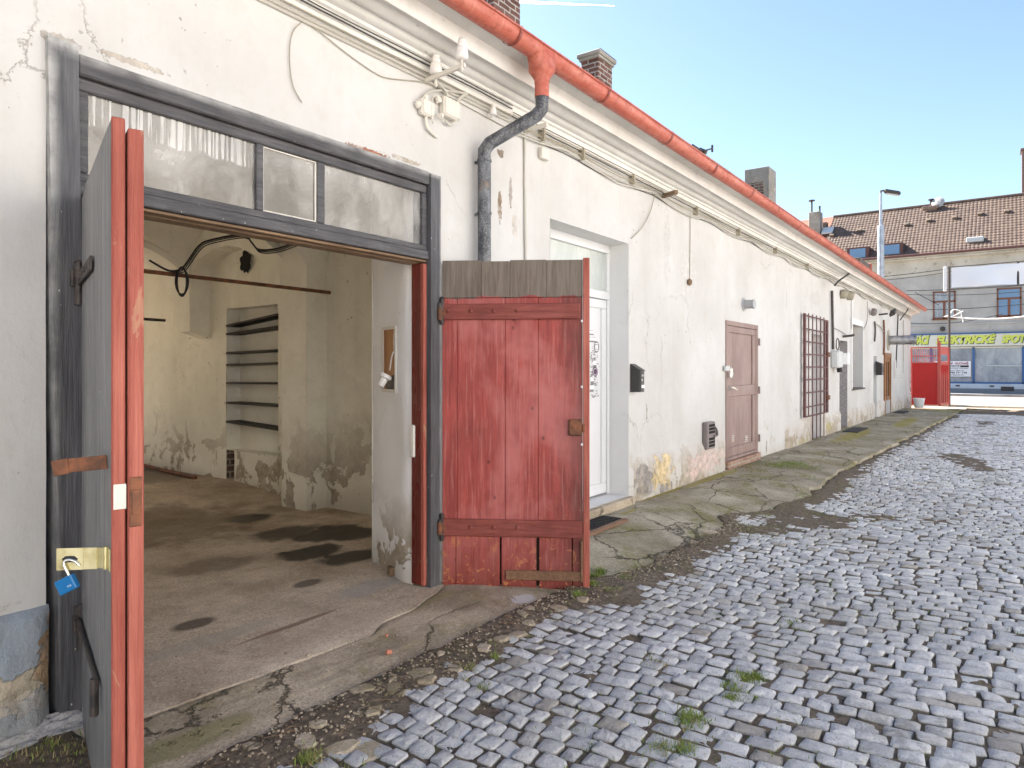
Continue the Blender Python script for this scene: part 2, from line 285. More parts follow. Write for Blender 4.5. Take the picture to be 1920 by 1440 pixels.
# grounds
def concrete(name, c1, c2, moss=.4, stains=(), cracks=True, wet=()):
    t = Mt(name, .9, 0, .3)
    a = t.noise(1.3, 6, .65); fine = t.noise(70, 4, .7); mid = t.noise(8, 6, .7)
    col = t.mix(t.ramp(a, (.35, 0.), (.65, 1.)), c1, c2)
    col = t.mix(t.mth('MULTIPLY', t.ramp(fine, (.35, 1.), (.5, 0.)), .5), col, tuple(v * .4 for v in c1))
    col = t.mix(t.mth('MULTIPLY', t.ramp(fine, (.60, 0.), (.68, 1.)), .45), col, tuple(min(1, v * 1.9) for v in c2))
    col = t.mix(t.mth('MULTIPLY', t.ramp(mid, (.5, 0.), (.7, 1.)), .35), col, tuple(v * .55 for v in c1))
    if moss:
        mo = t.mth('MULTIPLY', t.ramp(t.noise(1.5, 7, .7, t.pos(loc=(8, 1, 0)), .5), (.50, 0.), (.62, 1.)), t.ramp(t.noise(24, 4, .7), (.38, 0.), (.55, 1.)))
        col = t.mix(t.mth('MULTIPLY', mo, moss), col, (.17, .16, .035))
    b = t.bump(a, .5, .03); b = t.bump(mid, .5, .012, b); b = t.bump(fine, .8, .006, b)
    if cracks:
        wv = t.nd('TexNoise', Vector=t.pos(), Scale=2.4, Detail=7., Roughness=.7).outputs['Color']
        wp = t.nd('VectorMath', {'operation': 'MULTIPLY_ADD'}); t.set(wp, 0, wv); t.set(wp, 1, (.4, .4, .4)); t.set(wp, 2, t.pos((1, 1.5, 1)))
        vo = t.nd('TexVoronoi', {'feature': 'DISTANCE_TO_EDGE'}, Vector=wp.outputs[0], Scale=1.15).outputs['Distance']
        ck = t.mth('MULTIPLY', t.ramp(vo, (0., 1.), (.018, 0.)), t.ramp(t.noise(.9, 3, .5, t.pos(loc=(5, 5, 3))), (.42, 0.), (.52, 1.)))
        col = t.mix(t.mth('MULTIPLY', ck, .85), col, (.045, .038, .028)); b = t.bump(t.mth('SUBTRACT', 1, ck), .9, .015, b)
    r = None
    for (cx, cy, rx, ry, cc, k, wob) in stains:
        bl = t.blob((cx, cy, 0), (rx, ry, .6), wob, 3.4, .26, 8); col = t.mix(t.mth('MULTIPLY', bl, k), col, cc)
        if sum(cc) < .12: r = t.mth('MAXIMUM', r, bl) if r else bl
    if r: t.rgh(t.ramp(r, (0., .9), (1., .42)))
    t.col(col).nrm(b); return t
def G(px, py, z=0.): return gp(px, py, z)
st = []
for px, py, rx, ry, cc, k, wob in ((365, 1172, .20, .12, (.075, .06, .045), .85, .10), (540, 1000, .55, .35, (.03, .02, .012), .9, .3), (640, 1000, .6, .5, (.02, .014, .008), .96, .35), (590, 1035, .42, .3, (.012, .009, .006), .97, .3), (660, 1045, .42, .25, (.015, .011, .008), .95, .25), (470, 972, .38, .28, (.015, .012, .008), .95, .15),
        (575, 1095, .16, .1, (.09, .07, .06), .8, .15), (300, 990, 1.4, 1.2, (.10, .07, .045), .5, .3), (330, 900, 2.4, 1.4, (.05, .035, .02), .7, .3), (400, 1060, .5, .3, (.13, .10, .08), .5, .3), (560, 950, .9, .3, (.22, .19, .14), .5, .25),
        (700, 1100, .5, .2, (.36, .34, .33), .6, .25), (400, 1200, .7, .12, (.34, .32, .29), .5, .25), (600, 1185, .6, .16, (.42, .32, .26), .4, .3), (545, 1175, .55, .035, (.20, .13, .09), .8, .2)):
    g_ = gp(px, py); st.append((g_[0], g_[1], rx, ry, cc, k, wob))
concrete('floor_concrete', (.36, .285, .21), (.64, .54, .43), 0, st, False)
concrete('apron_concrete', (.29, .235, .165), (.56, .47, .36), .45, [(gp(980, 1120)[0], gp(980, 1120)[1], .14, .1, (.55, .55, .55), .8, .3), (gp(330, 1400)[0], gp(330, 1400)[1], .5, .14, (.20, .19, .07), .6, .3), (gp(800, 1140)[0], gp(800, 1140)[1] + .1, .5, .12, (.24, .22, .08), .4, .3)], True)
ms = []
for px, py, rx, ry in ((1240, 925, .9, .10), (1340, 895, 1.4, .12), (1180, 960, .3, .06), (1600, 815, 3., .3), (1700, 790, 3., .3)):
    g_ = gp(px, py, .1); ms.append((g_[0], g_[1], rx, ry, (.30, .25, .03), .65, .35))
concrete('pavement_concrete', (.24, .205, .14), (.47, .42, .33), .9, ms, True)
concrete('footing_rubble', (.24, .23, .23), (.50, .48, .47), 0, (), False)
t = Mt('soil', .95, 0, .2); n = t.noise(26, 7, .75); n2 = t.noise(2.4, 5, .6, t.pos(loc=(3, 2, 0)))
col = t.mix(t.ramp(n, (.35, 0.), (.68, 1.)), (.08, .063, .047), (.28, .22, .165))
col = t.mix(t.mth('MULTIPLY', t.ramp(n2, (.52, 0.), (.66, 1.)), t.mth('MULTIPLY', t.ramp(n, (.42, 0.), (.6, 1.)), .7)), col, (.10, .115, .028))
col = t.mix(t.mth('MULTIPLY', t.ramp(t.noise(60, 3, .6), (.66, 0.), (.70, 1.)), .8), col, (.34, .30, .25))
t.col(col).nrm(t.bump(n, 1., .02))
t = Mt('granite_setts', .88, 0, .2)
at = t.nd('Attribute', {'attribute_name': 'tone'}).outputs['Color']; tr, tg, tb = t.xyz(at)
base = t.mix(tr, (.60, .595, .59), (.86, .85, .83))
base = t.mix(t.ramp(tg, (.93, 0.), (.95, 1.)), base, (.50, .45, .39))
sp = t.noise(120, 3, .75); base = t.mix(t.mth('MULTIPLY', t.ramp(sp, (.36, 1.), (.45, 0.)), .5), base, (.25, .255, .27))
base = t.mix(t.mth('MULTIPLY', t.ramp(sp, (.56, 0.), (.66, 1.)), .5), base, (.62, .63, .65))
mid = t.noise(16, 6, .75, t.pos(), .3)
base = t.mix(t.mth('MULTIPLY', t.ramp(mid, (.48, 0.), (.68, 1.)), .35), base, (.36, .36, .365))
du = t.noise(1.1, 6, .7, t.pos(loc=(3, 9, 0)), .3); base = t.mix(t.mth('MULTIPLY', t.ramp(du, (.56, 0.), (.68, 1.)), t.mth('MULTIPLY', t.ramp(mid, (.36, 0.), (.56, 1.)), .55)), base, (.34, .31, .25))
sdg = t.mix(t.ramp(t.noise(40, 5, .7), (.4, 0.), (.6, 1.)), (.075, .065, .05), (.16, .14, .10)); base = t.mix(t.ramp(tb, (.05, 1.), (.55, 0.)), base, sdg)
b = t.bump(mid, 1., .022); b = t.bump(t.noise(48, 5, .75), 1., .012, b); b = t.bump(sp, .5, .002, b); wp_ = t.noise(.8, 4, .6, t.pos(loc=(6, 1, 0))); base = t.mix(t.mth('MULTIPLY', t.ramp(wp_, (.45, 0.), (.65, 1.)), .35), base, (.46, .43, .38)); t.col(base).nrm(b)
t = Mt('asphalt', .9); n = t.noise(60, 4, .7); t.col(t.mix(n, (.16, .15, .15), (.24, .22, .22))).nrm(t.bump(n, .4, .005))
t = Mt('dusty_ground', .95); n = t.noise(5, 6, .7); t.col(t.mix(t.ramp(n, (.35, 0.), (.65, 1.)), (.34, .27, .19), (.48, .40, .30))).nrm(t.bump(n, .5, .02))
flat('far_pavement', (.22, .23, .25), .9, sc=6)
t = Mt('grass_blade', .6, 0, .3); t.set(t.b, 'Subsurface Weight', 0.); x = t.nd('Attribute', {'attribute_name': 'tone'}).outputs['Color']; a, b_, c2 = t.xyz(x); t.col(t.mix(a, t.mix(b_, (.11, .20, .025), (.24, .33, .05)), (.34, .27, .13)))
# ---------------------------------------------------------------- mesh helpers
WL = {}
def tag(o, label=None, cat=None, group=None, kind=None):
    if label: o['label'] = label
    if cat: o['category'] = cat
    if group: o['group'] = group
    if kind: o['kind'] = kind
    return o
def empty(name, loc, label, cat, group=None, rz=0):
    o = bpy.data.objects.new(name, None); COL.objects.link(o); o.location = loc; o.rotation_euler = (0, 0, rz)
    o.empty_display_size = .2; WL[o.name] = Vector(loc); return tag(o, label, cat, group)
class MB:
    def __init__(s): s.v = []; s.f = []; s.tone = None
    def add(s, vs, fs):
        n = len(s.v); s.v += [tuple(v) for v in vs]; s.f += [tuple(i + n for i in f) for f in fs]; return s
    def poly(s, *p): return s.add(p, [tuple(range(len(p)))])
    def obox(s, c, u, v, w, b=0.):          # centre, half-axis vectors, bevel
        c, u, v, w = Vector(c), Vector(u), Vector(v), Vector(w); L = [u.length, v.length, w.length]
        b = min(b, *[l * .9 for l in L]); ax = [u.normalized(), v.normalized(), w.normalized()]
        if b <= 0:
            vs = [c + ax[0] * L[0] * i + ax[1] * L[1] * j + ax[2] * L[2] * k for i in (-1, 1) for j in (-1, 1) for k in (-1, 1)]
            return s.add(vs, [(0, 1, 3, 2), (4, 6, 7, 5), (0, 4, 5, 1), (2, 3, 7, 6), (0, 2, 6, 4), (1, 5, 7, 3)])
        vs = []; idx = {}
        for i in (-1, 1):
            for j in (-1, 1):
                for k in (-1, 1):
                    for a in range(3):   # a: axis kept at full extent
                        e = [L[q] if q == a else L[q] - b for q in range(3)]; sg = (i, j, k)
                        idx[(i, j, k, a)] = len(vs); vs.append(c + sum((ax[q] * e[q] * sg[q] for q in range(3)), Vector()))
        fs = []
        for a in range(3):
            o1, o2 = (a + 1) % 3, (a + 2) % 3
            for sg in (-1, 1):
                q = []
                for (p, r) in ((-1, -1), (1, -1), (1, 1), (-1, 1)):
                    t = [0, 0, 0]; t[a] = sg; t[o1] = p; t[o2] = r; q.append(idx[(*t, a)])
                fs.append(tuple(q))
            for p in (-1, 1):            # edges parallel to a
                for r in (-1, 1):
                    t0 = [0, 0, 0]; t1 = [0, 0, 0]; t0[a] = -1; t1[a] = 1
                    for t in (t0, t1): t[o1] = p; t[o2] = r
                    fs.append((idx[(*t0, o1)], idx[(*t1, o1)], idx[(*t1, o2)], idx[(*t0, o2)]))
        for i in (-1, 1):
            for j in (-1, 1):
                for k in (-1, 1): fs.append(tuple(idx[(i, j, k, a)] for a in range(3)))
        return s.add(vs, fs)
    def box(s, x0, x1, y0, y1, z0, z1, b=.004):
        return s.obox(((x0 + x1) / 2, (y0 + y1) / 2, (z0 + z1) / 2), ((x1 - x0) / 2, 0, 0), (0, (y1 - y0) / 2, 0), (0, 0, (z1 - z0) / 2), b)
    def bar(s, p, q, a, b_=None, bev=.0, up=(0, 0, 1)):   # rectangular bar from p to q
        p, q = Vector(p), Vector(q); d = q - p; n = d.cross(Vector(up))
        if n.length < 1e-5: n = d.cross(Vector((0, 1, 0)))
        n.normalize(); m = n.cross(d).normalized(); return s.obox((p + q) / 2, d / 2, n * a / 2, m * (b_ or a) / 2, bev)
    def tube(s, path, r, n=8, cap=True):
        P = [Vector(p) for p in path]; rs = r if isinstance(r, (list, tuple)) else [r] * len(P)
        t = (P[1] - P[0]).normalized(); u = t.orthogonal().normalized(); rings = []
        for i, p in enumerate(P):
            if i == 0: t = P[1] - P[0]
            elif i == len(P) - 1: t = P[-1] - P[-2]
            else: t = (P[i + 1] - p).normalized() + (p - P[i - 1]).normalized()
            t.normalize(); u = (u - t * u.dot(t)); u = u.normalized() if u.length > 1e-6 else t.orthogonal().normalized(); w_ = t.cross(u)
            k = 1.
            if 0 < i < len(P) - 1:
                cs = max(.5, (P[i + 1] - p).normalized().dot(t)); k = 1.
            rings.append([p + (u * cos(2 * pi * j / n) + w_ * sin(2 * pi * j / n)) * rs[i] * k for j in range(n)])
        vs = [v for r_ in rings for v in r_]; fs = [(i * n + j, i * n + (j + 1) % n, (i + 1) * n + (j + 1) % n, (i + 1) * n + j) for i in range(len(P) - 1) for j in range(n)]
        if cap: fs += [tuple(range(n))[::-1], tuple((len(P) - 1) * n + j for j in range(n))]
        return s.add(vs, fs)
    def lathe(s, prof, c, axis=(0, 0, 1), n=20):          # prof: (r, h)
        a = Vector(axis).normalized(); u = a.orthogonal().normalized(); w_ = a.cross(u); c = Vector(c)
        vs = [c + a * h + (u * cos(2 * pi * j / n) + w_ * sin(2 * pi * j / n)) * max(r, 1e-4) for r, h in prof for j in range(n)]
        fs = [(i * n + j, i * n + (j + 1) % n, (i + 1) * n + (j + 1) % n, (i + 1) * n + j) for i in range(len(prof) - 1) for j in range(n)]
        return s.add(vs, fs)
    def grid(s, fn, us, vs_):
        V = [fn(u, v) for u in us for v in vs_]; m = len(vs_)
        return s.add(V, [(i * m + j, (i + 1) * m + j, (i + 1) * m + j + 1, i * m + j + 1) for i in range(len(us) - 1) for j in range(m - 1)])
    def prism(s, poly, off):                              # closed 3-D polygon extruded by vector
        n = len(poly); o = Vector(off); P = [Vector(p) for p in poly]
        return s.add(P + [p + o for p in P], [tuple(range(n))[::-1], tuple(range(n, 2 * n))] + [(i, (i + 1) % n, (i + 1) % n + n, i + n) for i in range(n)])
    def build(s, name, mat, parent=None, label=None, cat=None, group=None, kind=None, smooth=False, loc=None, rot=0, local=False, recalc=True):
        me = bpy.data.meshes.new(name)
        V = np.array(s.v, dtype=float)
        if local: o_ = Vector((0, 0, 0))
        elif parent is not None: o_ = WL[parent.name]
        elif loc is not None: o_ = Vector(loc)
        else: o_ = Vector(((V[:, 0].min() + V[:, 0].max()) / 2, (V[:, 1].min() + V[:, 1].max()) / 2, V[:, 2].min()))
        V = V - np.array(o_)
        me.from_pydata(V.tolist(), [], s.f)
        if recalc:
            bm = bmesh.new(); bm.from_mesh(me); bmesh.ops.recalc_face_normals(bm, faces=bm.faces); bm.to_mesh(me); bm.free()
        if smooth:
            me.polygons.foreach_set('use_smooth', [True] * len(me.polygons))
            if smooth is not True and hasattr(me, 'set_sharp_from_angle'): me.set_sharp_from_angle(angle=R(smooth))
        for m in (mat if isinstance(mat, list) else [mat]): me.materials.append(MATS[m])
        ob = bpy.data.objects.new(name, me); COL.objects.link(ob)
        if local:
            if parent is not None: ob.parent = parent
            if loc is not None: ob.location = loc
            ob.rotation_euler = (0, 0, rot); WL[ob.name] = Vector(loc or (0, 0, 0))
        elif parent is not None: ob.parent = parent; WL[ob.name] = o_
        else: ob.location = o_; WL[ob.name] = o_
        return tag(ob, label, cat, group, kind)
def text(name, txt, size, mat, M4, parent, ext=.002, width=None, shear=0., bold=0., center=False, height=None):
    cu = bpy.data.curves.new(name, 'FONT'); cu.body = txt; cu.size = size; cu.extrude = 0; cu.offset = bold; cu.shear = shear
    tmp = bpy.data.objects.new('t', cu); COL.objects.link(tmp); bpy.context.view_layer.update()
    me = bpy.data.meshes.new_from_object(tmp.evaluated_get(bpy.context.evaluated_depsgraph_get())); bpy.data.objects.remove(tmp)
    xs = [v.co.x for v in me.vertices]; ys = [v.co.y for v in me.vertices]; x0, x1, y0, y1 = min(xs), max(xs), min(ys), max(ys)
    kx = width / (x1 - x0) if width else 1; ky = height / (y1 - y0) if height else kx if width else 1
    for v in me.vertices: v.co.x = (v.co.x - x0) * kx; v.co.y = (v.co.y - (y0 if height else 0)) * ky
    o_ = WL[parent.name]
    me.transform(M4)
    for v in me.vertices: v.co -= o_
    me.materials.append(MATS[mat]); ob = bpy.data.objects.new(name, me); COL.objects.link(ob); ob.parent = parent; return ob
def frame4(origin, xd, yd):
    x, y = Vector(xd).normalized(), Vector(yd).normalized(); z = x.cross(y)
    return Matrix(((x.x, y.x, z.x, origin[0]), (x.y, y.y, z.y, origin[1]), (x.z, y.z, z.z, origin[2]), (0, 0, 0, 1)))
def nz(x, y=0, z=0, k=1.): return mn.noise(Vector((x * k, y * k, z * k)))
def rng(a, b, n): return [a + (b - a) * i / (n - 1) for i in range(n)]
# ================================================================ the long white building
XL, XR = -7.0, 33.0            # wall from behind the camera's left to the far corner
ZT = 3.765                      # wall top under the cornice
B = empty('commercial_building', (13, 0, 0), 'long low white plastered building with red gutter and open red workshop doors', 'building')
def wob(x, z): return .006 * nz(x * .9, z * .9, 3) + .004 * nz(x * 2.6, z * 2.6, 8) + .0015 * nz(x * 8, z * 8, 1)
# openings: x0,x1,z0,z1,depth
xW0, xW1 = wx(1031), wx(1178)
O = {
 'big': (1.28, 3.86, -.3, 3.04, .80),
 'white': (xW0, xW1, .19, 2.995, .30),
 'brown': (wx(1359.5), wx(1419.5), -.1, 2.33, .06),
 'gr': (wx(1521), wx(1541), -.1, 2.36, .30),
 'rec': (wx(1574), wx(1588.5), -.1, 2.31, .62),
 'win': (wx(1597), wx(1617.5), 1.08, 2.80, .34),
 'nar': (wx(1637.5), wx(1643.5), -.1, 2.0, .45),
 'old': (wx(1658), wx(1667.5), -.1, 1.98, .12),
}
xs = sorted(set([XL, XR] + [v for o in O.values() for v in o[:2]]))
zs = sorted(set([-.35, ZT] + [v for o in O.values() for v in o[2:4]]))
def fill(a, step):
    r = []
    for p, q in zip(a, a[1:]):
        n = max(1, math.ceil((q - p) / step)); r += [p + (q - p) * i / n for i in range(n)]
    return r + [a[-1]]
X_, Z_ = fill(xs, .16), fill(zs, .14)
def hole(x, z): return any(o[0] < x < o[1] and o[2] < z < o[3] for o in O.values())
m = MB(); id_ = {}
def vid(i, j):
    if (i, j) not in id_: id_[(i, j)] = len(m.v); m.v.append((X_[i], -wob(X_[i], Z_[j]) * (0 if Z_[j] == ZT else 1), Z_[j]))
    return id_[(i, j)]
for i in range(len(X_) - 1):
    for j in range(len(Z_) - 1):
        if not hole((X_[i] + X_[i + 1]) / 2, (Z_[j] + Z_[j + 1]) / 2): m.f.append((vid(i, j), vid(i + 1, j), vid(i + 1, j + 1), vid(i, j + 1)))
m.build('front_wall', 'wall_plaster', B, smooth=True, recalc=False)
# reveals
m = MB(); mr = MB()
for k, (x0, x1, z0, z1, d) in O.items():
    if k in ('big', 'rec'): continue
    y0 = -.004; m = MB()
    m.poly((x0, y0, z0), (x0, d, z0), (x0, d, z1), (x0, y0, z1)).poly((x1, y0, z0), (x1, y0, z1), (x1, d, z1), (x1, d, z0))
    m.poly((x0, y0, z1), (x0, d, z1), (x1, d, z1), (x1, y0, z1)).poly((x0, y0, z0), (x1, y0, z0), (x1, d, z0), (x0, d, z0))
    m.build('window_reveal' if k == 'win' else 'door_reveal', 'reveal_plaster', B, recalc=False)
x0, x1, z0, z1, d = O['rec']
mr.poly((x0, -.004, z0), (x0, d, z0), (x0, d, z1), (x0, -.004, z1)).poly((x1, -.004, z0), (x1, -.004, z1), (x1, d, z1), (x1, d, z0)).poly((x0, -.004, z1), (x0, d, z1), (x1, d, z1), (x1, -.004, z1))
mr.build('roughcast_reveal', 'roughcast', B, recalc=False)
# end gable and the back of the volume
m = MB(); zr = 8.2; yr = 5.1; yb = 9.95
m.poly((XR, 0, -.35), (XR, yb, -.35), (XR, yb, 4.8), (XR, yr, zr - .25), (XR, 0, 4.0)).poly((XL, 0, -.35), (XL, 0, 4.0), (XL, yr, zr - .25), (XL, yb, 4.8), (XL, yb, -.35))
BWX = [(-.2, 1.3), (1.5, 3.0), (3.2, 4.6)]; bz0, bz1 = .8, 2.3  # openings added in the unseen rear wall to let sun brighten the room
def backwall(mb, y, xa_, xb__, zt_):
    e = [xa_] + [v for q in BWX for v in q] + [xb__]
    for i in range(len(e) - 1):
        if i % 2 == 0: mb.poly((e[i], y, -.3), (e[i + 1], y, -.3), (e[i + 1], y, zt_), (e[i], y, zt_))
        else: mb.poly((e[i], y, -.3), (e[i + 1], y, -.3), (e[i + 1], y, bz0), (e[i], y, bz0)); mb.poly((e[i], y, bz1), (e[i + 1], y, bz1), (e[i + 1], y, zt_), (e[i], y, zt_))
backwall(m, yb, XL, XR, 4.8)
m.build('gable_wall', 'chimney_render', B, recalc=False)
# plinths: (px0, px1, z0, z1, material, proud)
def slab(mb, x0, x1, z0, z1, pr, zt2=None):
    zt2 = zt2 or z1; nx = max(2, int((x1 - x0) / .08)); us = rng(0, 1, nx); vs = rng(0, 1, 9)
    def fn(u, v):
        x = x0 + (x1 - x0) * u; t = z1 + (zt2 - z1) * u + .012 * nz(x * 3, 5); z = z0 + (t - z0) * v
        e = min(1, min(u, 1 - u) * (x1 - x0) / .02); e2 = 1 if v < .99 else 0
        return (x, -(pr * e * (1 if v < .99 else .0)) - wob(x, z) * 1.6 * (v < .99) + .01 * (1 - e), z if v < .99 else t)
    mb.grid(fn, us, vs)
for q in ((wx(1187), O['brown'][0] - .01, .60, .035, .58), (wx(1471), O['gr'][0] - .02, .59, .05, None), (O['gr'][1] + .02, O['rec'][0], .58, .05, None), (O['rec'][1], O['nar'][0], .58, .05, None), (O['nar'][1] + .02, O['old'][0] - .17, .6, .05, None), (O['old'][1] + .13, XR - .02, .6, .05, None)):
    m = MB(); slab(m, q[0], q[1], -.02, q[2], q[3], q[4]); m.build('plinth', 'plinth_plaster', B, smooth=60, recalc=False)
m = MB()
def lf(u, v):
    x = -3 + 4.29 * u; z = -.1 + (.655 - .01 * nz(x * 2)) * v; p = .05 * (1 if v < .98 else 0)
    cr = min(1., u / .0 if False else (1 - u) * 4.29 / .05)
    return (x, -p * cr - .02 * nz(x * 3.3, z * 3.3, 5) * (v < .98) - .008 * nz(x * 11, z * 11), z)
m.grid(lf, rng(0, 1, 120), rng(0, 1, 24)); m.build('stucco_plinth', 'left_plinth_stucco', B, smooth=True, recalc=False)
m = MB(); m.box(O['rec'][1] - .006, O['rec'][1] + .001, .02, .6, -.05, .58, .002); m.build('roughcast_foot', 'roughcast', B)
# cornice: run profile along x
prof = [(0., 2.155), (.022, 2.155), (.024, 2.20), (.03, 2.235), (.05, 2.243), (.055, 2.262), (.085, 2.268), (.105, 2.282), (.118, 2.30), (.135, 2.306), (.14, 2.294), (.155, 2.292), (.19, 2.305), (.225, 2.325), (.262, 2.335), (.272, 2.31), (.29, 2.31), (.294, 2.34), (.302, 2.425), (.40, 2.435), (.42, 2.43), (.425, 2.50), (.40, 2.52)]
m = MB(); us = fill([XL, XR + .35], .33)
m.grid(lambda x, p: (x, -p[0] - .004 * nz(x * 1.1, p[1] * 4, 2) * (p[0] > 0.01), ZC + p[1] + .006 * nz(x * .7, p[0] * 5, 4)), us, prof)
m.poly(*[(XR + .35, -p[0], ZC + p[1]) for p in prof] + [(XR + .35, .3, ZC + 2.52), (XR + .35, .3, ZC + 2.155)])
m.poly((XR, 0, ZC + 2.155), (XR + .35, 0, ZC + 2.155), (XR + .35, .3, ZC + 2.155), (XR, .3, ZC + 2.155))
m.build('cornice', 'cornice_plaster', B, smooth=35, recalc=False)
# roof: corrugated tile sheets
pit = .80; ye = -.47; ze = ZC + 2.535
def rf(x, d):      # d distance in y from eave
    row = d / .36; fr = row - math.floor(row)
    return (x, ye + d, ze + pit * d + .032 * abs(sin(pi * x / .22)) - .03 * fr + .012 * nz(x * .8, d * .8))
m = MB(); dd = []
for r_ in range(16): dd += [r_ * .36 + .001, r_ * .36 + .359]
m.grid(rf, rng(XL, XR + .3, int((XR + .3 - XL) / .055)), dd[:8])
m.grid(lambda x, d: (x, ye + d, ze + pit * d + .03), rng(XL, XR + .3, 40), [1.44, 5.6])
m.grid(lambda x, d: (x, ye + d, ze + pit * 5.6 - pit * (d - 5.6) + .03), rng(XL, XR + .3, 40), [5.6, 10.6])
m.poly((XL, ye, ze - .02), (XR + .3, ye, ze - .02), (XR + .3, ye, ze + .05), (XL, ye, ze + .05))
m.build('roof', 'own_tile', B, recalc=False)
# gutter: half round with beads, separate lengths with joints
gy, gz, gr = -.50, ZC + 2.462, .082
m = MB(); n = 14
def gut(x0, x1, mb, r=gr):
    us_ = fill([x0, x1], 1.2)
    pr = [(gy + r * cos(a), gz + r * sin(a)) for a in rng(pi, 2 * pi, n)]
    pr = [(gy - r - .010, gz + .004), (gy - r - .012, gz + .016), (gy - r, gz + .018)] + pr + [(gy + r, gz + .03)]
    mb.grid(lambda x, q: (x, q[0] + .006 * nz(x * .35, 7), q[1] + .012 * nz(x * .3, 2)), us_, pr)
    inn = [(gy + (r - .004) * cos(a), gz + (r - .004) * sin(a)) for a in rng(pi, 2 * pi, n)]
    mb.grid(lambda x, q: (x, q[0] + .006 * nz(x * .35, 7), q[1] + .012 * nz(x * .3, 2)), us_, inn)
gut(XL, XR + .25, m)
m.add([(XR + .25, gy, gz)] + [(XR + .25, gy + gr * cos(a), gz + gr * sin(a)) for a in rng(pi, 2 * pi, n)], [tuple([0] + list(range(1, n + 1)))])
GU = m.build('gutter', 'red_gutter_paint', B, smooth=40)
def gofs(x): return .006 * nz(x * .35, 7), .012 * nz(x * .3, 2)
xj = [wx(960, 2.98), wx(1127, 2.98), wx(1247, 2.98), wx(1332, 2.98), wx(1402, 2.98), wx(1450, 2.98), wx(1493, 2.98)]
xj = [0.9, 2.2, 3.3] + xj + [xj[-1] + 1.15 * i for i in range(1, 60) if xj[-1] + 1.15 * i < XR + .1]
for x in xj:
    a, b_ = gofs(x); m = MB(); rr = gr + .009
    pr = [(gy + a + rr * cos(q), gz + b_ + rr * sin(q)) for q in rng(pi - .25, 2 * pi, 14)]
    m.add([(x + dx, y, z) for dx in (-.014, .014) for y, z in pr], [(i, i + 1, i + 15, i + 14) for i in range(13)])
    m.tube([(x, gy + a - rr - .003, gz + b_ + .02), (x, gy + a, gz + b_ + .028), (x, gy + rr + .05, gz + b_ + .05)], .006, 5)
    m.build('gutter_bracket', 'red_bracket', GU, recalc=False)
# chimneys
def chimney(x, y, wx_, wy_, ztop, mat, cap, capmat, label):
    m = MB(); z0 = ZC + 2.5 + pit * (y + .1); m.box(x, x + wx_, y, y + wy_, z0 - .6, ztop - (.1 if cap else 0), .01)
    o = m.build('chimney', mat, B, label=label)
    if cap:
        m = MB(); m.box(x - .06, x + wx_ + .06, y - .06, y + wy_ + .06, ztop - .1, ztop - .03, .015).box(x - .03, x + wx_ + .03, y - .03, y + wy_ + .03, ztop - .15, ztop - .1, .01)
        m.poly((x - .06, y - .06, ztop - .03), (x + wx_ + .06, y - .06, ztop - .03), (x + wx_ / 2, y + wy_ / 2, ztop + .02)); m.build('chimney_cap', capmat, o)
    return o
dyc = D + 2.2
def cx_(px, dy): return wx(px, dy)
chimney(cx_(926, dyc), 2.2, .62, .5, ZC + 5.6, 'chimney_brick', False, None, 'patchy brick chimney cut by the top of the picture')
chimney(cx_(1122, dyc), 2.2, .50, .34, wz(1122, 90, dyc), 'chimney_brick', True, 'chimney_render', 'small brown brick chimney with stone cap')
o = chimney(cx_(1442, dyc), 2.2, .72, .70, wz(1442, 311, dyc), 'chimney_render', False, None, 'tall grey plastered chimney with flaking render')
m = MB(); xq = cx_(1442, dyc); m.box(xq - .012, xq + .005, 2.35, 2.86, wz(1442, 311, dyc) - 1.1, wz(1442, 311, dyc) - .42, .004); m.build('bare_brick_patch', 'dark_brick', o)
m = MB(); xe = 31.2; yp = 1.6; m.box(xe, xe + 2.4, yp, yp + .3, 4.5, wz(1700, 546, D + yp), .01); PW = m.build('parapet_wall', 'dark_brick', B)
m = MB(); m.box(xe + 2.39, xe + 2.62, yp - .06, yp + .34, 4.5, wz(1700, 546, D + yp) + .05, .02); m.build('flashing', 'red_gutter_paint', PW)
# ---------------------------------------------------------------- big door frame
XA, XB = 1.28, 3.86
def post(xb0, xb1, xt0, xt1, y0, y1, z0, z1, mat, name, bev=.006):
    m = MB(); m.add([(xb0, y0, z0), (xb1, y0, z0), (xb1, y1, z0), (xb0, y1, z0), (xt0, y0, z1), (xt1, y0, z1), (xt1, y1, z1), (xt0, y1, z1)],
      [(0, 3, 2, 1), (4, 5, 6, 7), (0, 1, 5, 4), (1, 2, 6, 5), (2, 3, 7, 6), (3, 0, 4, 7)]); return m
DF = None
m = post(1.325, 1.44, 1.275, 1.398, -.035, .14, .03, 3.075, None, None); 
DF = m.build('door_frame', 'grey_frame_paint', B)
m = post(3.747, 3.855, 3.752, 3.86, -.035, .14, -.02, 3.03, None, None); m.build('frame_post', 'grey_frame_paint', DF)
m = MB(); m.box(1.40, 3.745, -.03, .14, 2.945, 3.04, .008); m.build('frame_head', 'grey_frame_beam', DF)
TR = MB(); TR.box(1.402, 3.745, -.02, .06, 2.40, 2.462, .006).box(1.402, 3.745, .0, .05, 2.464, 2.505, .005).box(1.402, 3.745, .0, .05, 2.885, 2.942, .006).box(1.402, 1.455, .0, .05, 2.507, 2.883, .005).box(3.70, 3.745, .0, .05, 2.507, 2.883, .005)
def xt(px): return wx(px, D + .02)
for a, b_ in ((478, 491), (592, 606)): TR.box(xt(a), xt(b_), .002, .048, 2.507, 2.883, .004)
TW = TR.build('transom_window', 'grey_frame_beam', B)
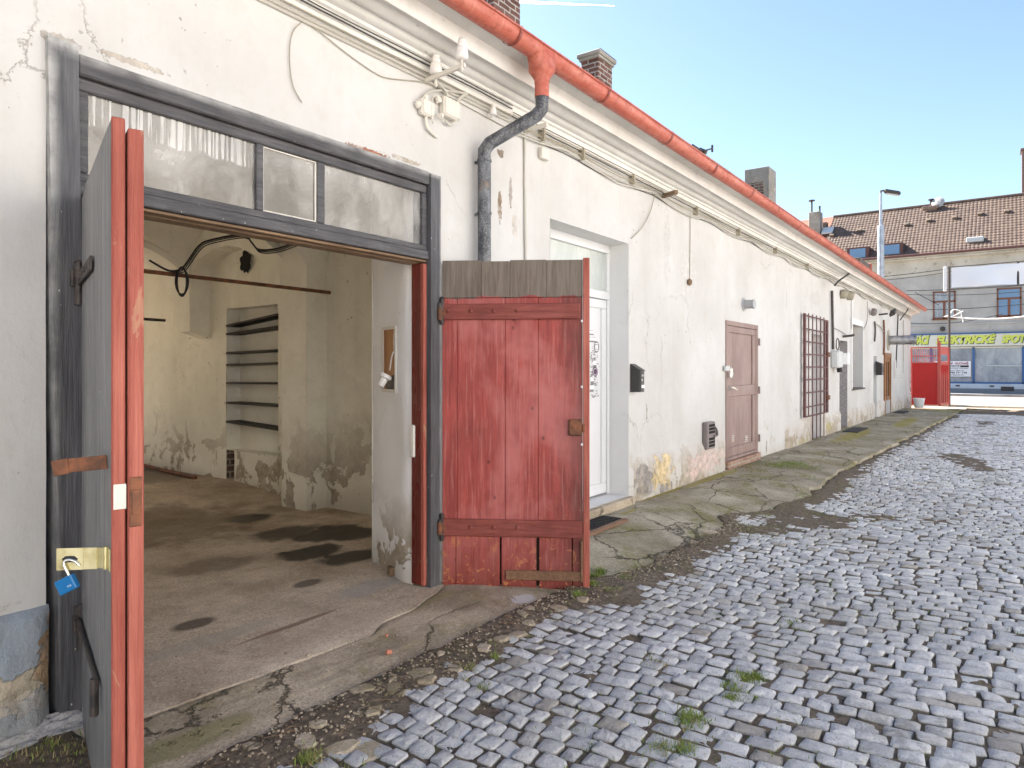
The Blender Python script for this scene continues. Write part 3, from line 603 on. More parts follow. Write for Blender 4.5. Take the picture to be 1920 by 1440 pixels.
for a, b_ in ((1.455, xt(478)), (xt(491), xt(592)), (xt(606), 3.70)):
    m = MB(); m.box(a, b_, .024, .028, 2.507, 2.883, 0); m.build('pane', 'dusty_glass', TW)
m = MB(); a, b_ = xt(491), xt(592)
for q in ((a, b_, 2.507, 2.516), (a, b_, 2.872, 2.881), (a, a + .008, 2.516, 2.872), (b_ - .012, b_, 2.516, 2.872)): m.box(q[0] + .001, q[1] - .001, .012, .022, q[2] + .001, q[3] - .001, .001)
m.build('glazing_bead', 'painted_iron', TW)
m = MB(); m.box(1.45, 3.74, .06, .17, 2.372, 2.45, .008).box(1.45, 3.74, .0, .06, 2.380, 2.396, .004); m.build('lintel_board', 'bare_brown_wood', B)
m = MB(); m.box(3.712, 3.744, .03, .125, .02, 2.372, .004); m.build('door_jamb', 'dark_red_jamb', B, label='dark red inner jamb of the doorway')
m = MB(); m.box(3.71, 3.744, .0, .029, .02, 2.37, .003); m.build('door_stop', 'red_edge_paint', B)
m = MB(); m.box(1.455, 1.50, .03, .14, .02, 2.372, .004); m.build('door_jamb', 'grey_frame_paint', B)
m = MB(); m.box(3.685, 3.711, .075, .125, .95, 1.19, .01); m.build('latch_block', 'painted_iron', B)
# hinge pintles on posts
def pintle(x, z, par):
    m = MB(); m.tube([(x, -.055, z - .09), (x, -.055, z + .10)], .016, 10).box(x - .03, x + .045, -.06, -.036, z - .01, z + .07, .004); m.tube([(x, -.055, z + .1), (x, -.055, z + .115)], [.02, .008], 10); return m.build('hinge_pin', 'dark_iron', par)
pintle(1.39, 1.98, DF); pintle(1.40, .42, DF); pintle(3.85, 2.02, DF); pintle(3.85, .42, DF)
# ---------------------------------------------------------------- door leaves
hL = (1.405, -.05, -.015); dL = Vector((-.362, -1.09, 0)); aL = math.atan2(dL.y, dL.x); WLf = 1.17; HL = 2.415
m = MB(); bx = [0, .2, .405, .6, .8, .985, WLf]
for a, b_ in zip(bx, bx[1:]): m.box(a + .0015, b_ - .0015, 0, .036, 0 + random.uniform(0, .015), HL - (0 if a > .1 else .02), .004)
LL = m.build('door_leaf', 'grey_leaf_paint', B, loc=Vector(hL) - WL[B.name], rot=aL, local=True, label='left workshop door leaf swung towards the viewer, grey outside with red edges')
WL[LL.name] = Vector((0, 0, 0))
def lb(name, mat, parent, mb, **k):
    o = mb.build(name, mat, parent, local=True, **k); o.location = (0, 0, 0); return o
m = MB(); m.box(WLf + .0015, WLf + .014, -.001, .038, .0, HL, .004); lb('edge_board', 'red_edge_paint', LL, m)
m = MB(); m.box(WLf - .10, WLf + .02, .044, .090, .02, HL - .03, .004); lb('meeting_strip', 'red_edge_paint', LL, m)
for z in (.3, 1.15, 2.0): m = MB(); m.box(.04, WLf - .105, .043, .075, z, z + .13, .005); lb('batten', 'red_batten_paint', LL, m)
m = MB(); m.box(WLf - .03, WLf + .024, .048, .084, 1.11, 1.27, .003).box(WLf + .01, WLf + .028, .055, .078, 1.15, 1.23, .002); lb('lock', 'rusty_iron', LL, m)
m = MB(); m.box(WLf + .0145, WLf + .0175, .004, .04, 1.17, 1.25, .001); lb('strike_plate', 'painted_iron', LL, m)
m = MB(); m.bar((.0, -.012, 2.02), (.62, -.012, 2.02), .055, .010, .002, up=(0, 1, 0)); m.tube([(-.005, -.012, 1.96), (-.005, -.012, 2.08)], .02, 10)
for i in range(4): m.lathe([(0, 0), (.013, 0), (.011, .008), (0, .01)], (.16 + .12 * i, -.017, 2.02), (0, -1, 0), 8)
lb('strap_hinge', 'dark_iron', LL, m)
m = MB(); m.bar((.0, -.012, .48), (.86, -.012, .50), .03, .010, .002, up=(0, 1, 0)); m.tube([(-.005, -.012, .42), (-.005, -.012, .54)], .02, 10); m.tube([(.87, -.022, .53), (.87, -.022, .40)], .014, 8); lb('strap_hinge', 'dark_iron', LL, m)
# things standing out from the leaf face are oriented across the view: local -y and slightly back
u_ = Vector((-.55, -1, 0)).normalized()            # sticking-out direction (local)
xh = WLf - .055
m = MB()
def out(d, z, dy_=0): p = Vector((xh, -.006, 0)) + u_ * d; return Vector((p.x, p.y, z)) + Vector((-u_.y, u_.x, 0)) * dy_
m.bar(out(.0, 1.315), out(.115, 1.305), .008, .045, .002); m.bar(out(.115, 1.305), out(.165, 1.295), .008, .05, .002)
lb('hasp_strap', 'rusty_iron', LL, m)
# slotted zinc hasp
hz = 1.005; m = MB(); n_ = 14
def hp(a, z): return out(a, hz + z)
o1 = [(.072, -.035), (.152, -.035), (.152, .035), (.072, .035)]
sl_ = [(.098 + .011 * cos(q) - .0, .010 * sin(q)) for q in rng(pi / 2, 3 * pi / 2, 7)] + [(.126 + .011 * cos(q), .010 * sin(q)) for q in rng(-pi / 2, pi / 2, 7)]
oc = [(.072, .035), (.072, 0), (.072, -.035), (.100, -.035), (.126, -.035), (.152, -.035), (.152, 0), (.152, .035), (.126, .035), (.10, .035)]
sc_ = [sl_[0], sl_[3], sl_[6], sl_[6], sl_[7], sl_[7], sl_[10], sl_[13], sl_[13], sl_[0]]
nn = Vector((-u_.y, u_.x, 0)) * .002
for side in (-1, 1):
    for i in range(len(oc)):
        j = (i + 1) % len(oc); p = [hp(*oc[i]), hp(*oc[j]), hp(*sc_[j]), hp(*sc_[i])]; m.poly(*[q + nn * side for q in p])
for i in range(len(oc)):
    j = (i + 1) % len(oc)
    for L_ in (oc, sc_): m.poly(hp(*L_[i]) - nn, hp(*L_[j]) - nn, hp(*L_[j]) + nn, hp(*L_[i]) + nn)
m.bar(out(.03, hz), out(.072, hz), .004, .070, .001); m.bar(out(.012, hz), out(.032, hz, -.004), .005, .066, .001); m.tube([out(.005, hz - .036), out(.005, hz + .036)], .0075, 10)
m.bar(Vector((xh - .0, -.003, hz)), Vector((xh + .05, -.003, hz)), .004, .07, .001)
lb('hasp', 'zinc_brass', LL, m)
# right leaf (inner side shows)
hR = (3.862, -.045, -.02); dR = Vector((.575, -.955, 0)); aR = math.atan2(dR.y, dR.x); HR = 2.425; WR = 1.12
m = MB(); rb = random.Random(3)
for a, b_, zb, zt in ((0, .118, .38, 0), (.118, .485, .45, 0), (.485, .736, .45, 0), (.736, 1.072, .45, 0)): m.box(a + .001, b_ - .001, 0 + rb.uniform(0, .004), .042, zb, HR - .28, .003)
for a, b_ in ((0, .30), (.30, .52), (.52, .80), (.80, 1.072)): m.box(a + .001, b_ - .001, .001 + rb.uniform(0, .004), .042, HR - .278, HR - rb.uniform(0, .012), .003)
for a, b_ in ((0, .105), (.105, .443), (.455, .722), (.742, .99), (.995, 1.072)): m.box(a + .001, b_ - .001, 0 + rb.uniform(0, .006), .042, .012 * rb.random(), .448, .004)
RL = m.build('door_leaf', 'red_door_boards', B, loc=Vector(hR) - WL[B.name], rot=aR, local=True, label='right workshop door leaf swung wide open showing its worn red inner boards')
WL[RL.name] = Vector((0, 0, 0)); RL.scale = (.968, 1, 1)
m = MB(); m.box(.002, 1.07, .0435, .055, .02, HR - .01, .002); lb('outer_boards', 'backing', RL, m)
m = MB(); m.box(1.0735, 1.123, -.012, .05, .0, HR + .005, .004); lb('edge_board', 'red_edge_paint', RL, m)
def batten(x0, x1, z0, z1, mat='red_batten_paint', studs=(), y=-.028):
    m = MB(); m.box(x0, x1, y, -.001, z0, z1, .005)
    for sx in studs: m.lathe([(.0, .012), (.008, .011), (.014, .006), (.016, 0)], (sx, y, (z0 + z1) / 2 + .005), (0, -1, 0), 10)
    lb('batten', mat, RL, m)
batten(.012, 1.05, 1.985, 2.10, studs=(.05, .225, .40, .58)); batten(.012, 1.068, .39, .515, studs=(.22, .40, .58)); batten(.49, 1.06, .075, .145, 'bare_batten', y=-.022)
m = MB(); m.box(1.055, 1.072, -.03, -.002, .07, .37, .003); lb('batten', 'bare_batten', RL, m)
m = MB(); m.box(.965, 1.068, -.03, -.002, 1.135, 1.255, .008).box(1.07, 1.09, -.035, -.014, 1.16, 1.22, .003)
for a, b_ in ((.98, 1.15), (1.05, 1.15), (.98, 1.24), (1.05, 1.24), (1.015, 1.17)): m.lathe([(0, .004), (.006, .003), (.007, 0)], (a, -.03, b_), (0, -1, 0), 8)
lb('lock', 'rusty_iron', RL, m)
for z in (2.0, 1.52, 1.10): m = MB(); m.lathe([(0, .006), (.008, .005), (.010, 0)], (1.066, -.003, z - .03), (0, -1, 0), 10); lb('button', 'white_print', RL, m)
for z in (2.03, .45): m = MB(); m.box(-.06, .03, -.032, -.022, z - .025, z + .025, .003); m.tube([(-.012, -.03, z - .05), (-.012, -.03, z + .04)], .018, 10); lb('hinge', 'rusty_iron', RL, m)
# padlock: a thing of its own hanging on the hasp
lw = Matrix.Translation(Vector(hL)) @ Matrix.Rotation(aL, 4, 'Z')
hc = lw @ out(.118, hz); Rv = Vector((s_, -c_, 0)); Fv = Vector((c_, s_, 0))
PK = empty('padlock', hc - Vector((0, 0, .09)), 'open blue padlock with steel shackle hanging from the zinc hasp on the grey door leaf', 'padlock')
fr = hc - Fv * .012; ang = R(27); px_ = Rv * cos(ang) + Vector((0, 0, sin(ang))); pz_ = -Rv * sin(ang) + Vector((0, 0, cos(ang)))
bc = fr + Rv * .005 + Vector((0, 0, -.078)); m = MB(); m.obox(bc, px_ * .030, Fv * .012, pz_ * .024, .0035); m.build('lock_body', 'blue_lacquer', PK)
m = MB(); base = bc + px_ * .018 + pz_ * .024; P = [base - pz_ * .01, base + pz_ * .025]
cc = base + pz_ * .030 - px_ * .0 
for q in rng(0, pi * .98, 12): P.append(base + pz_ * (.030 + .024 * sin(q)) + (px_ * (-.0) + (px_ * -1 * 0)) + (Rv * .021 * (1 - cos(q))) + Fv * .010 * (1 - cos(q)) * .5)
m.tube(P, .0045, 10); m.build('shackle', 'steel', PK, smooth=60)
text('lettering', 'FAB', .010, 'white_print', frame4(bc + px_ * .006 - pz_ * .010 - Fv * .0128, px_, pz_), PK, width=.014)
# ================================================================ workshop room behind the big door
# reveal of the front wall (right side splayed), soffit
m = MB()
def rv(u, v):
    y = .12 + .69 * u; x = 3.72 + .0 * u + (.25 * max(0, (y - .2) / .61)) + .012 * nz(y * 5, v * 6) ; z = -.02 + 3.1 * v
    return (x, y, z)
m.grid(rv, rng(0, 1, 14), rng(0, 1, 50)); m.build('door_reveal', 'jamb_plaster', B, smooth=True, recalc=False)
m = MB(); m.grid(lambda u, v: (1.46 - .3 * max(0, u - .1), .14 + .67 * u, -.02 + 3.1 * v), rng(0, 1, 8), rng(0, 1, 20)); m.poly((1.28, .0, 3.04), (3.95, .0, 3.04), (4.1, .82, 3.06), (1.1, .82, 3.06)); m.build('door_reveal', 'jamb_plaster', B, smooth=True, recalc=False)
# right wall with recesses under wall arches, left wall, back wall
xw1, xl, xp = 5.23, -.6, 4.95
def wl(x, y0, y1, z0, z1, mb, k=.014, st=.10):
    mb.grid(lambda y, z: (x + k * nz(y * 1.7, z * 1.7, x) + .5 * k * nz(y * 7, z * 7), y, z), rng(y0, y1, max(2, int((y1 - y0) / st))), rng(z0, z1, max(2, int((z1 - z0) / st))))
m = MB(); ny0, ny1, nz0, nz1, xn = 3.86, 4.98, .53, 2.40, 5.43
wl(xw1, .80, ny0, -.05, 3.6, m); wl(xw1, ny1, 9.6, -.05, 3.6, m); wl(xw1, ny0, ny1, nz1, 3.6, m); wl(xw1, ny0, 4.80, -.05, nz0, m)
wl(xl, .8, 9.6, -.05, 3.6, m)
backwall(m, 9.6, xl, 5.9, 4.2)
m.grid(lambda x, z: (x, .815, z), [xl, 1.2], [-.05, 4.]); m.grid(lambda x, z: (x, .815, z), [3.96, 5.3], [-.05, 4.]); m.grid(lambda x, z: (x, .815, z), [1.1, 4.0], [3.06, 4.])
m.build('room_wall', 'room_plaster', B, smooth=40, recalc=False)
AP = [(.8, 2.9), (.95, 3.12), (1.3, 3.26), (1.9, 3.32), (2.5, 3.22), (2.85, 3.02), (2.95, 2.86), (2.951, -.05), (3.40, -.05), (3.401, 1.8), (3.43, 2.1), (3.50, 2.4), (3.58, 2.62), (3.72, 2.86), (3.95, 2.98), (4.26, 3.10), (4.55, 3.156), (4.87, 3.13), (5.16, 3.03), (5.36, 2.867), (5.385, 2.6), (5.39, 2.10), (5.62, 2.10), (5.66, 2.25), (5.75, 2.45), (5.9, 2.63), (6.09, 2.78), (6.5, 3.03), (7.0, 3.14), (7.6, 3.05), (8.0, 2.7), (8.1, 2.1), (8.101, -.05), (9.6, -.05)]
m = MB()
for (ya_, za_), (yb_2, zb_2) in zip(AP, AP[1:]):
    n_ = max(1, int(abs(zb_2 - za_) / .15)) if abs(yb_2 - ya_) < .01 else max(1, int((yb_2 - ya_) / .12))
    Q = [(ya_ + (yb_2 - ya_) * i / n_, za_ + (zb_2 - za_) * i / n_) for i in range(n_ + 1)]
    m.grid(lambda q, u: (xp + (xw1 + .03 - xp) * u + .012 * nz(q[0] * 3, q[1] * 3) * (u == 0), q[0] + .01 * nz(q[1] * 3, u * 2), q[1] - (.10 * u if (q[1] == 2.10) else 0)), Q, [0, .5, 1])
    if abs(yb_2 - ya_) > .01: m.grid(lambda q, v: (xp + .012 * nz(q[0] * 3, (q[1] + (4.0 - q[1]) * v) * 3) * 1. if v else xp + .012 * nz(q[0] * 3, q[1] * 3), q[0] + (.01 * nz(q[1] * 3, 0) if v == 0 else 0), q[1] + (4.0 - q[1]) * v), Q, rng(0, 1, 14))
m.build('arcade_wall', 'room_plaster', B, smooth=38, recalc=False)
for (a, b_) in BWX:   # unseen rear openings, added so sunlight bounces around the workshop
    m = MB()
    for p_, q_ in (((a, bz0), (a, bz1)), ((b_, bz0), (b_, bz1)), ((a, bz0), (b_, bz0)), ((a, bz1), (b_, bz1))): m.poly((p_[0], 9.6, p_[1]), (q_[0], 9.6, q_[1]), (q_[0], yb, q_[1]), (p_[0], yb, p_[1]))
    RW = m.build('added_light_opening', 'reveal_plaster', B, recalc=False); m = MB(); m.box(a, b_, 9.85, 9.89, (bz0 + bz1) / 2 - .02, (bz0 + bz1) / 2 + .02, .004).box((a + b_) / 2 - .02, (a + b_) / 2 + .02, 9.84, 9.88, bz0, bz1, .004); m.build('added_opening_bars', 'grey_frame_paint', RW)
# shelf niche
m = MB()
m.poly((xn, ny0, nz0), (xn, ny1, nz0), (xn, ny1, nz1), (xn, ny0, nz1)); m.poly((xw1, ny1, nz0), (xn, ny1, nz0), (xn, ny1, nz1), (xw1, ny1, nz1)); m.poly((xw1, ny0, nz0), (xn, ny0, nz0), (xn, ny0, nz1), (xw1, ny0, nz1))
m.poly((xw1, ny0, nz0), (xn, ny0, nz0), (xn, ny1, nz0), (xw1, ny1, nz0)); m.poly((xw1, ny0, nz1), (xn, ny0, nz1), (xn, ny1, nz1), (xw1, ny1, nz1))
NI = m.build('shelf_niche', 'vault_plaster', B, recalc=False)
m = MB(); m.poly((xn - .02, 4.78, -.05), (xn - .02, ny1, -.05), (xn - .02, ny1, nz0), (xn - .02, 4.78, nz0)); m.poly((xw1, 4.80, -.05), (xn, 4.80, -.05), (xn, 4.80, nz0), (xw1, 4.80, nz0)); m.poly((xw1, ny1, -.05), (xn, ny1, -.05), (xn, ny1, nz0), (xw1, ny1, nz0)); m.build('brick_hole', 'dark_brick', B)
for z, tl in ((2.16, .10), (2.05, .06), (1.80, .02), (1.64, .02), (1.40, .01), (1.14, -.01), (.89, -.05)):
    m = MB(); x_0 = xw1 - .012
    m.add([(x_0, ny0 + .002, z + tl), (xn - .002, ny0 + .002, z + tl), (xn - .002, ny1 - .002, z), (x_0, ny1 - .002, z), (x_0, ny0 + .002, z + tl + .026), (xn - .002, ny0 + .002, z + tl + .026), (xn - .002, ny1 - .002, z + .026), (x_0, ny1 - .002, z + .026)],
      [(0, 3, 2, 1), (4, 5, 6, 7), (0, 1, 5, 4), (1, 2, 6, 5), (2, 3, 7, 6), (3, 0, 4, 7)]); m.build('shelf', 'shelf_board', NI)
# vaulted ceiling: three groin-vaulted bays with transverse arches
m = MB(); sp = 2.45
def bay(y0, y1, x1, zs_, hx, hy):
    yc, hw = (y0 + y1) / 2, (y1 - y0) / 2; xc, xh_ = (xl + x1) / 2, (x1 - xl) / 2
    def fn(x, y):
        a = max(0, 1 - ((y - yc) / hw) ** 2) ** .5; b = max(0, 1 - (abs(x - xc) / xh_) ** 2.) ** .5
        return (x, y, max(zs_ + hy * a, zs_ - .1 + hx * b) + .01 * nz(x * 2, y * 2))
    m.grid(fn, rng(xl, x1, 56), rng(y0, y1, 26))
bay(.80, 2.97, xp + .03, 2.75, .80, .70); bay(3.40, 5.42, xp + .03, 2.85, .75, .72); bay(5.95, 9.6, xp + .03, 2.85, .72, .75)
def arch(y0, y1, x1, zs_, h, depth):
    xc, xh_ = (xl + x1) / 2, (x1 - xl) / 2; us_ = rng(0, pi, 50)
    q = [(xc + xh_ * cos(a), zs_ + h * sin(a) ** .9) for a in us_]
    for (xa, za), (xb, zb) in zip(q, q[1:]):
        m.poly((xa, y0, za), (xb, y0, zb), (xb, y1, zb), (xa, y1, za)); m.poly((xa, y0, za), (xb, y0, zb), (xb, y0, zb + depth), (xa, y0, za + depth)); m.poly((xa, y1, za), (xb, y1, zb), (xb, y1, zb + depth), (xa, y1, za + depth))
arch(2.97, 3.40, xp + .01, 2.95, .50, 1.); arch(5.40, 5.95, xp + .01, 2.62, .80, 1.)
m.build('vaulted_ceiling', 'vault_plaster', B, smooth=30, recalc=False)
# soot hole
m = MB(); pts = [(xw1 - .03, 4.50 + (.12 + .05 * nz(a * 2) + .02 * nz(a * 9)) * cos(a), 2.98 + (.15 + .06 * nz(a * 2, 4) + .03 * nz(a * 9, 3)) * sin(a)) for a in rng(0, 2 * pi, 40)[:-1]]; m.poly(*pts); m.build('flue_hole', 'dark_void', B)
# things in the room
m = MB(); m.tube([(xw1 + .02, 2.88, 2.478), (2.9, 2.88, 2.485), (xl, 2.88, 2.50)], .019, 8); m.build('tie_rod', 'rusty_iron', B)
m = MB(); m.tube([(xl, 6.0, 2.33), (4.94, 6.0, 2.27)], .02, 6); m.build('tie_rod', 'dark_iron', B)
m = MB()
def cab(pts, r=.014): m.tube(pts, r, 6)
def bez(P, n=12):
    P = [Vector(p) for p in P]; out_ = []
    for i in range(len(P) - 1):
        p0, p1, p2, p3 = P[max(0, i - 1)], P[i], P[i + 1], P[min(len(P) - 1, i + 2)]
        for j in range(n):
            t = j / n; out_.append(.5 * ((2 * p1) + (p2 - p0) * t + (2 * p0 - 5 * p1 + 4 * p2 - p3) * t * t + (3 * p1 - p0 - 3 * p2 + p3) * t ** 3))
    return out_ + [P[-1]]
def at(px, py, y):   # point in the room at depth y
    dy = y + D; x = wx(px, dy); dep = x * c_ + dy * s_; return Vector((x, y, ZC + (HOR - py) * dep / F))
ya = 2.80
m = MB()
for k in range(3):
    j = lambda a, b_, q=0: at(a + k * 2, b_ + k * 3, ya + q)
    cab(bez([at(280, 488, 2.9), at(315, 507, ya), j(338, 505), j(352, 490), j(372, 462), j(395, 450), j(455, 440), j(472, 455), j(486, 468), j(520, 466), j(560, 452)], 5), .006 + .004 * (k == 0))
for k in range(4): cab([at(341 + (12 - k) * cos(a) , 530 + (24 + k * 1.2) * sin(a) - 2, ya - .01 * k) for a in rng(0, 2 * pi, 20)], .008)
m.build('power_cable', 'rubber', None, 'black cable looped over the iron tie rod inside the workshop', 'cable')
m = MB(); m.tube([(4.98, 5.3, .16), (5.15, 8.0, .20)], .03, 6); m.build('floor_pipe', 'rusty_iron', None, 'rusty pipes lying on the floor along the rear wall of the workshop', 'pipe')
m = MB(); p = at(258, 425, 2.2); m.lathe([(0, -.05), (.035, -.035), (.045, 0), (.035, .03), (.02, .05), (.018, .09), (0, .09)], p, (-.3, 0, 1), 14); m.build('light_bulb', 'porcelain', None, 'bare bulb on the workshop vault beside the open door leaf', 'light bulb', smooth=True)
# niche with socket in the white reveal
def rp(y, z, off=0): return Vector((3.72 + .25 * max(0, (y - .2) / .61) - off, y, z))
y0, y1, z0, z1 = .335, .60, 1.42, 1.93
m = MB(); fw = .022
for a, b_, c1, d1 in ((y0, y1, z0, z0 + fw), (y0, y1, z1 - fw, z1), (y0, y0 + fw, z0 + fw, z1 - fw), (y1 - fw, y1, z0 + fw, z1 - fw)):
    p, q = rp(a, c1, .02), rp(b_, c1, .02); m.prism([p, q, q + Vector((0, 0, d1 - c1)), p + Vector((0, 0, d1 - c1))], (.02, 0, 0))
FB = m.build('meter_niche', 'painted_iron', B)
m = MB(); a, b_ = rp(y0 + fw, z0 + fw, .0035), rp(y1 - fw, z0 + fw, .0035); h = Vector((0, 0, z1 - z0 - 2 * fw)); m.poly(a, b_, b_ + h, a + h); m.build('back_board', 'orange_wood', FB)
m = MB(); a, b_ = rp(y0 + .03, z0 + fw + .002, .006), rp(y1 - .06, z0 + fw + .002, .006); m.poly(a, b_, b_ + Vector((0, 0, .07)), a + Vector((0, 0, .12))); m.build('back_board', 'dark_iron', FB)
m = MB(); c0 = rp(.44, 1.56, .05); m.lathe([(0, 0), (.045, .002), (.052, .012), (.05, .03), (.03, .04), (.028, .10), (.022, .105), (0, .105)], c0, (-.35, .25, -.8), 16); m.tube(bez([c0 + Vector((.03, 0, .03)), c0 + Vector((.02, -.04, .15)), c0 + Vector((.03, -.08, .21)), c0 + Vector((.045, -.10, .23))], 6), .006, 6)
m.build('plug_connector', 'porcelain', None, 'old cream plug hanging in the small orange wooden niche in the white door reveal', 'plug', smooth=50)
# white entrance door
x0, x1 = xW0, xW1; yd = .26; dd_ = D + yd
m = MB(); fw = .06
zT = 2.955; zM = wz(1140, 552, dd_)
for q in ((x0, x1, zT - .055, zT + .04), (x0, x1, zM - .07, zM + .02), (x0, x0 + fw, .19, zM - .07), (x1 - fw, x1, .19, zM - .07), (x0, x0 + fw, zM + .02, zT - .055), (x1 - fw, x1, zM + .02, zT - .055)): m.box(q[0] + .0005, q[1] - .0005, yd - .035, yd + .04, q[2] + .0005, q[3] - .0005, .006)
WD = m.build('entrance_door', 'upvc', B, label='white plastic entrance door with fanlight and stickers')
m = MB(); m.box(x0 + fw, x1 - fw, yd, yd + .006, zM + .02, zT - .055, 0); m.build('fanlight', 'frosted_glass', WD)
la, lb_ = x0 + fw + .004, x1 - fw - .004; lz0, lz1 = .21, zM - .075
m = MB()
for q in ((la, lb_, lz1 - .10, lz1), (la, lb_, lz0, lz0 + .12), (la, la + .10, lz0 + .12, lz1 - .10), (lb_ - .10, lb_, lz0 + .12, lz1 - .10)): m.box(q[0] + .0005, q[1] - .0005, yd - .022, yd + .03, q[2] + .0005, q[3] - .0005, .008)
m.box(la + .10, lb_ - .10, yd, yd + .02, lz0 + .12, lz1 - .10, 0); DL = m.build('door_panel', 'upvc', WD)
def st_at(px, py):  return (wx(px, dd_), wz(px, py, dd_))
m1, m2, m3 = MB(), MB(), MB(); ys_ = yd - .003
def disc(mb, x, z, rx, rz, n=16, y=0.): mb.poly(*[(x + rx * cos(a), ys_ - y, z + rz * sin(a)) for a in rng(0, 2 * pi, n + 1)[:-1]])
def rect(mb, x, z, a, b_, y=0.): mb.poly((x - a, ys_ - y, z - b_), (x + a, ys_ - y, z - b_), (x + a, ys_ - y, z + b_), (x - a, ys_ - y, z + b_))
rs = random.Random(5)
x, z = st_at(1118, 650.5); disc(m1, x, z, .06, .065); rect(m3, x, z, .03, .02, .001); rect(m3, x, z + .035, .03, .006, .001); rect(m3, x, z - .035, .03, .006, .001)
x, z = st_at(1115.5, 697); disc(m2, x, z, .06, .055); disc(m3, x, z, .045, .04, y=.001); disc(m2, x, z, .039, .034, y=.002)
for px, py, a, b_ in ((1110, 637, .12, .035), (1108, 624, .08, .03), (1115, 682, .05, .055), (1110, 712, .05, .07), (1109, 728, .06, .05)): x, z = st_at(px, py); rect(m1, x, z, a * .7, b_ * .8); rect(m3, x, z + b_ * .2, a * .75, b_ * .45, .001)
for px, py in ((1112, 668), (1117, 667), (1109, 682), (1120, 688), (1108, 692), (1116, 711), (1116, 724), (1112, 656), (1108, 700), (1112, 741), (1118, 739), (1107, 668)):
    x, z = st_at(px, py)
    for i in range(7): rect(m1, x + rs.uniform(-.04, .04), z + rs.uniform(-.045, .045), rs.uniform(.005, .02), rs.uniform(.002, .008), .0005 * i)
m1.build('sticker', 'faded_print', DL, recalc=False); m2.build('sticker', 'purple_print', DL, recalc=False); m3.build('sticker', 'white_print', DL, recalc=False)
m = MB(); m.tube([(x0 + fw + .05, yd - .06, 1.18), (x0 + fw + .05, yd - .065, 1.30)], .010, 8).box(x0 + fw + .03, x0 + fw + .07, yd - .03, yd - .022, 1.08, 1.34, .003).bar((x0 + fw + .05, yd - .02, 1.24), (x0 + fw + .05, yd - .065, 1.24), .014); m.build('handle', 'steel', DL)
m = MB(); m.box(x0 - .06, x1 + .03, -.075, .0, -.02, .185, .012).box(x0 + .001, x1 - .001, .001, yd + .1, .05, .187, .004); m.build('doorstep', 'apron_concrete', B)
m = MB(); m.poly((x0 - .2, .42, 0), (x1 + .2, .42, 0), (x1 + .2, .42, 3.2), (x0 - .2, .42, 3.2)); m.poly((x0 - .2, .3, 3.1), (x1 + .2, .3, 3.1), (x1 + .2, .42, 3.1), (x0 - .2, .42, 3.1)); m.build('blind', 'curtain', B)
# ================================================================ doors, windows and fittings further along
# brown panel door
a, b_, z0, z1 = *O['brown'][:2], .22, O['brown'][3]; w_ = b_ - a; y = -.02
m = MB(); fr_ = .10
for q in ((a, b_, z1 - .075, z1), (a, b_, z0, z0 + .05), (a, a + .11, z0 + .05, z1 - .075), (b_ - .11, b_, z0 + .05, z1 - .075)): m.box(q[0] + .0005, q[1] - .0005, y, .05, q[2] + .0005, q[3] - .0005, .006)
BD = m.build('panel_door', 'brown_door_paint', B, label='mauve brown two panel door with padlocked hasp')
la, lb_, l0, l1 = a + .112, b_ - .112, z0 + .052, z1 - .078; zm0, zm1 = wz(1390, 742) - .0, wz(1390, 722)
m = MB(); s1 = .17
for q in ((la, lb_, l1 - .10, l1), (la, lb_, zm0, zm1), (la, lb_, l0, l0 + .14), (la, la + s1, l0 + .14, zm0), (lb_ - s1, lb_, l0 + .14, zm0), (la, la + s1, zm1, l1 - .10), (lb_ - s1, lb_, zm1, l1 - .10)): m.box(q[0] + .0005, q[1] - .0005, y + .008, .04, q[2] + .0005, q[3] - .0005, .007)
m.box(la + s1, lb_ - s1, y + .03, .04, l0 + .14, zm0, 0).box(la + s1, lb_ - s1, y + .03, .04, zm1, l1 - .1, 0)
LF = m.build('door_panel', 'brown_door_paint', BD)
for px in (1374, 1400):
    m = MB()
    for i in range(4): zz_ = wz(px, 828) - .0 + i * .028; x = wx(px); m.box(x - .07, x + .07, y + .018, y + .031, zz_, zz_ + .012, .003)
    m.build('vent_slot', 'painted_iron', LF)
m = MB(); x, z = wx(1363.5), wz(1363.5, 727); m.bar((x, y + .008, z), (x, y - .06, z), .02); m.bar((x - .01, y - .055, z + .01), (x + .20, y - .06, z - .03), .02); m.box(x - .03, x + .03, y, y + .008, z - .06, z + .05, .003); m.build('handle', 'steel', LF)
m = MB(); z = wz(1363, 691)
m.box(a - .12, a + .05, y - .04, y - .001, z - .035, z + .04, .006); m.build('hasp', 'light_plastic', BD)
m = MB(); m.box(a + .02, a + .12, y - .065, y - .042, z - .14, z - .05, .006); m.tube([(a + .04, y - .053, z - .05), (a + .04, y - .053, z + .0), (a + .07, y - .053, z + .02), (a + .10, y - .053, z), (a + .10, y - .053, z - .05)], .008, 8); m.build('padlock', 'steel', None, 'small grey padlock on the hasp of the mauve brown door', 'padlock')
for z in (2.05, 1.25, .45): m = MB(); m.tube([(b_ - .01, y - .02, z - .06), (b_ - .01, y - .02, z + .06)], .016, 8); m.build('hinge', 'brown_door_paint', BD)
m = MB(); m.box(a - .02, b_ + .02, -.06, .04, -.02, .215, .01); m.build('brick_sill', 'sill_brick', B)
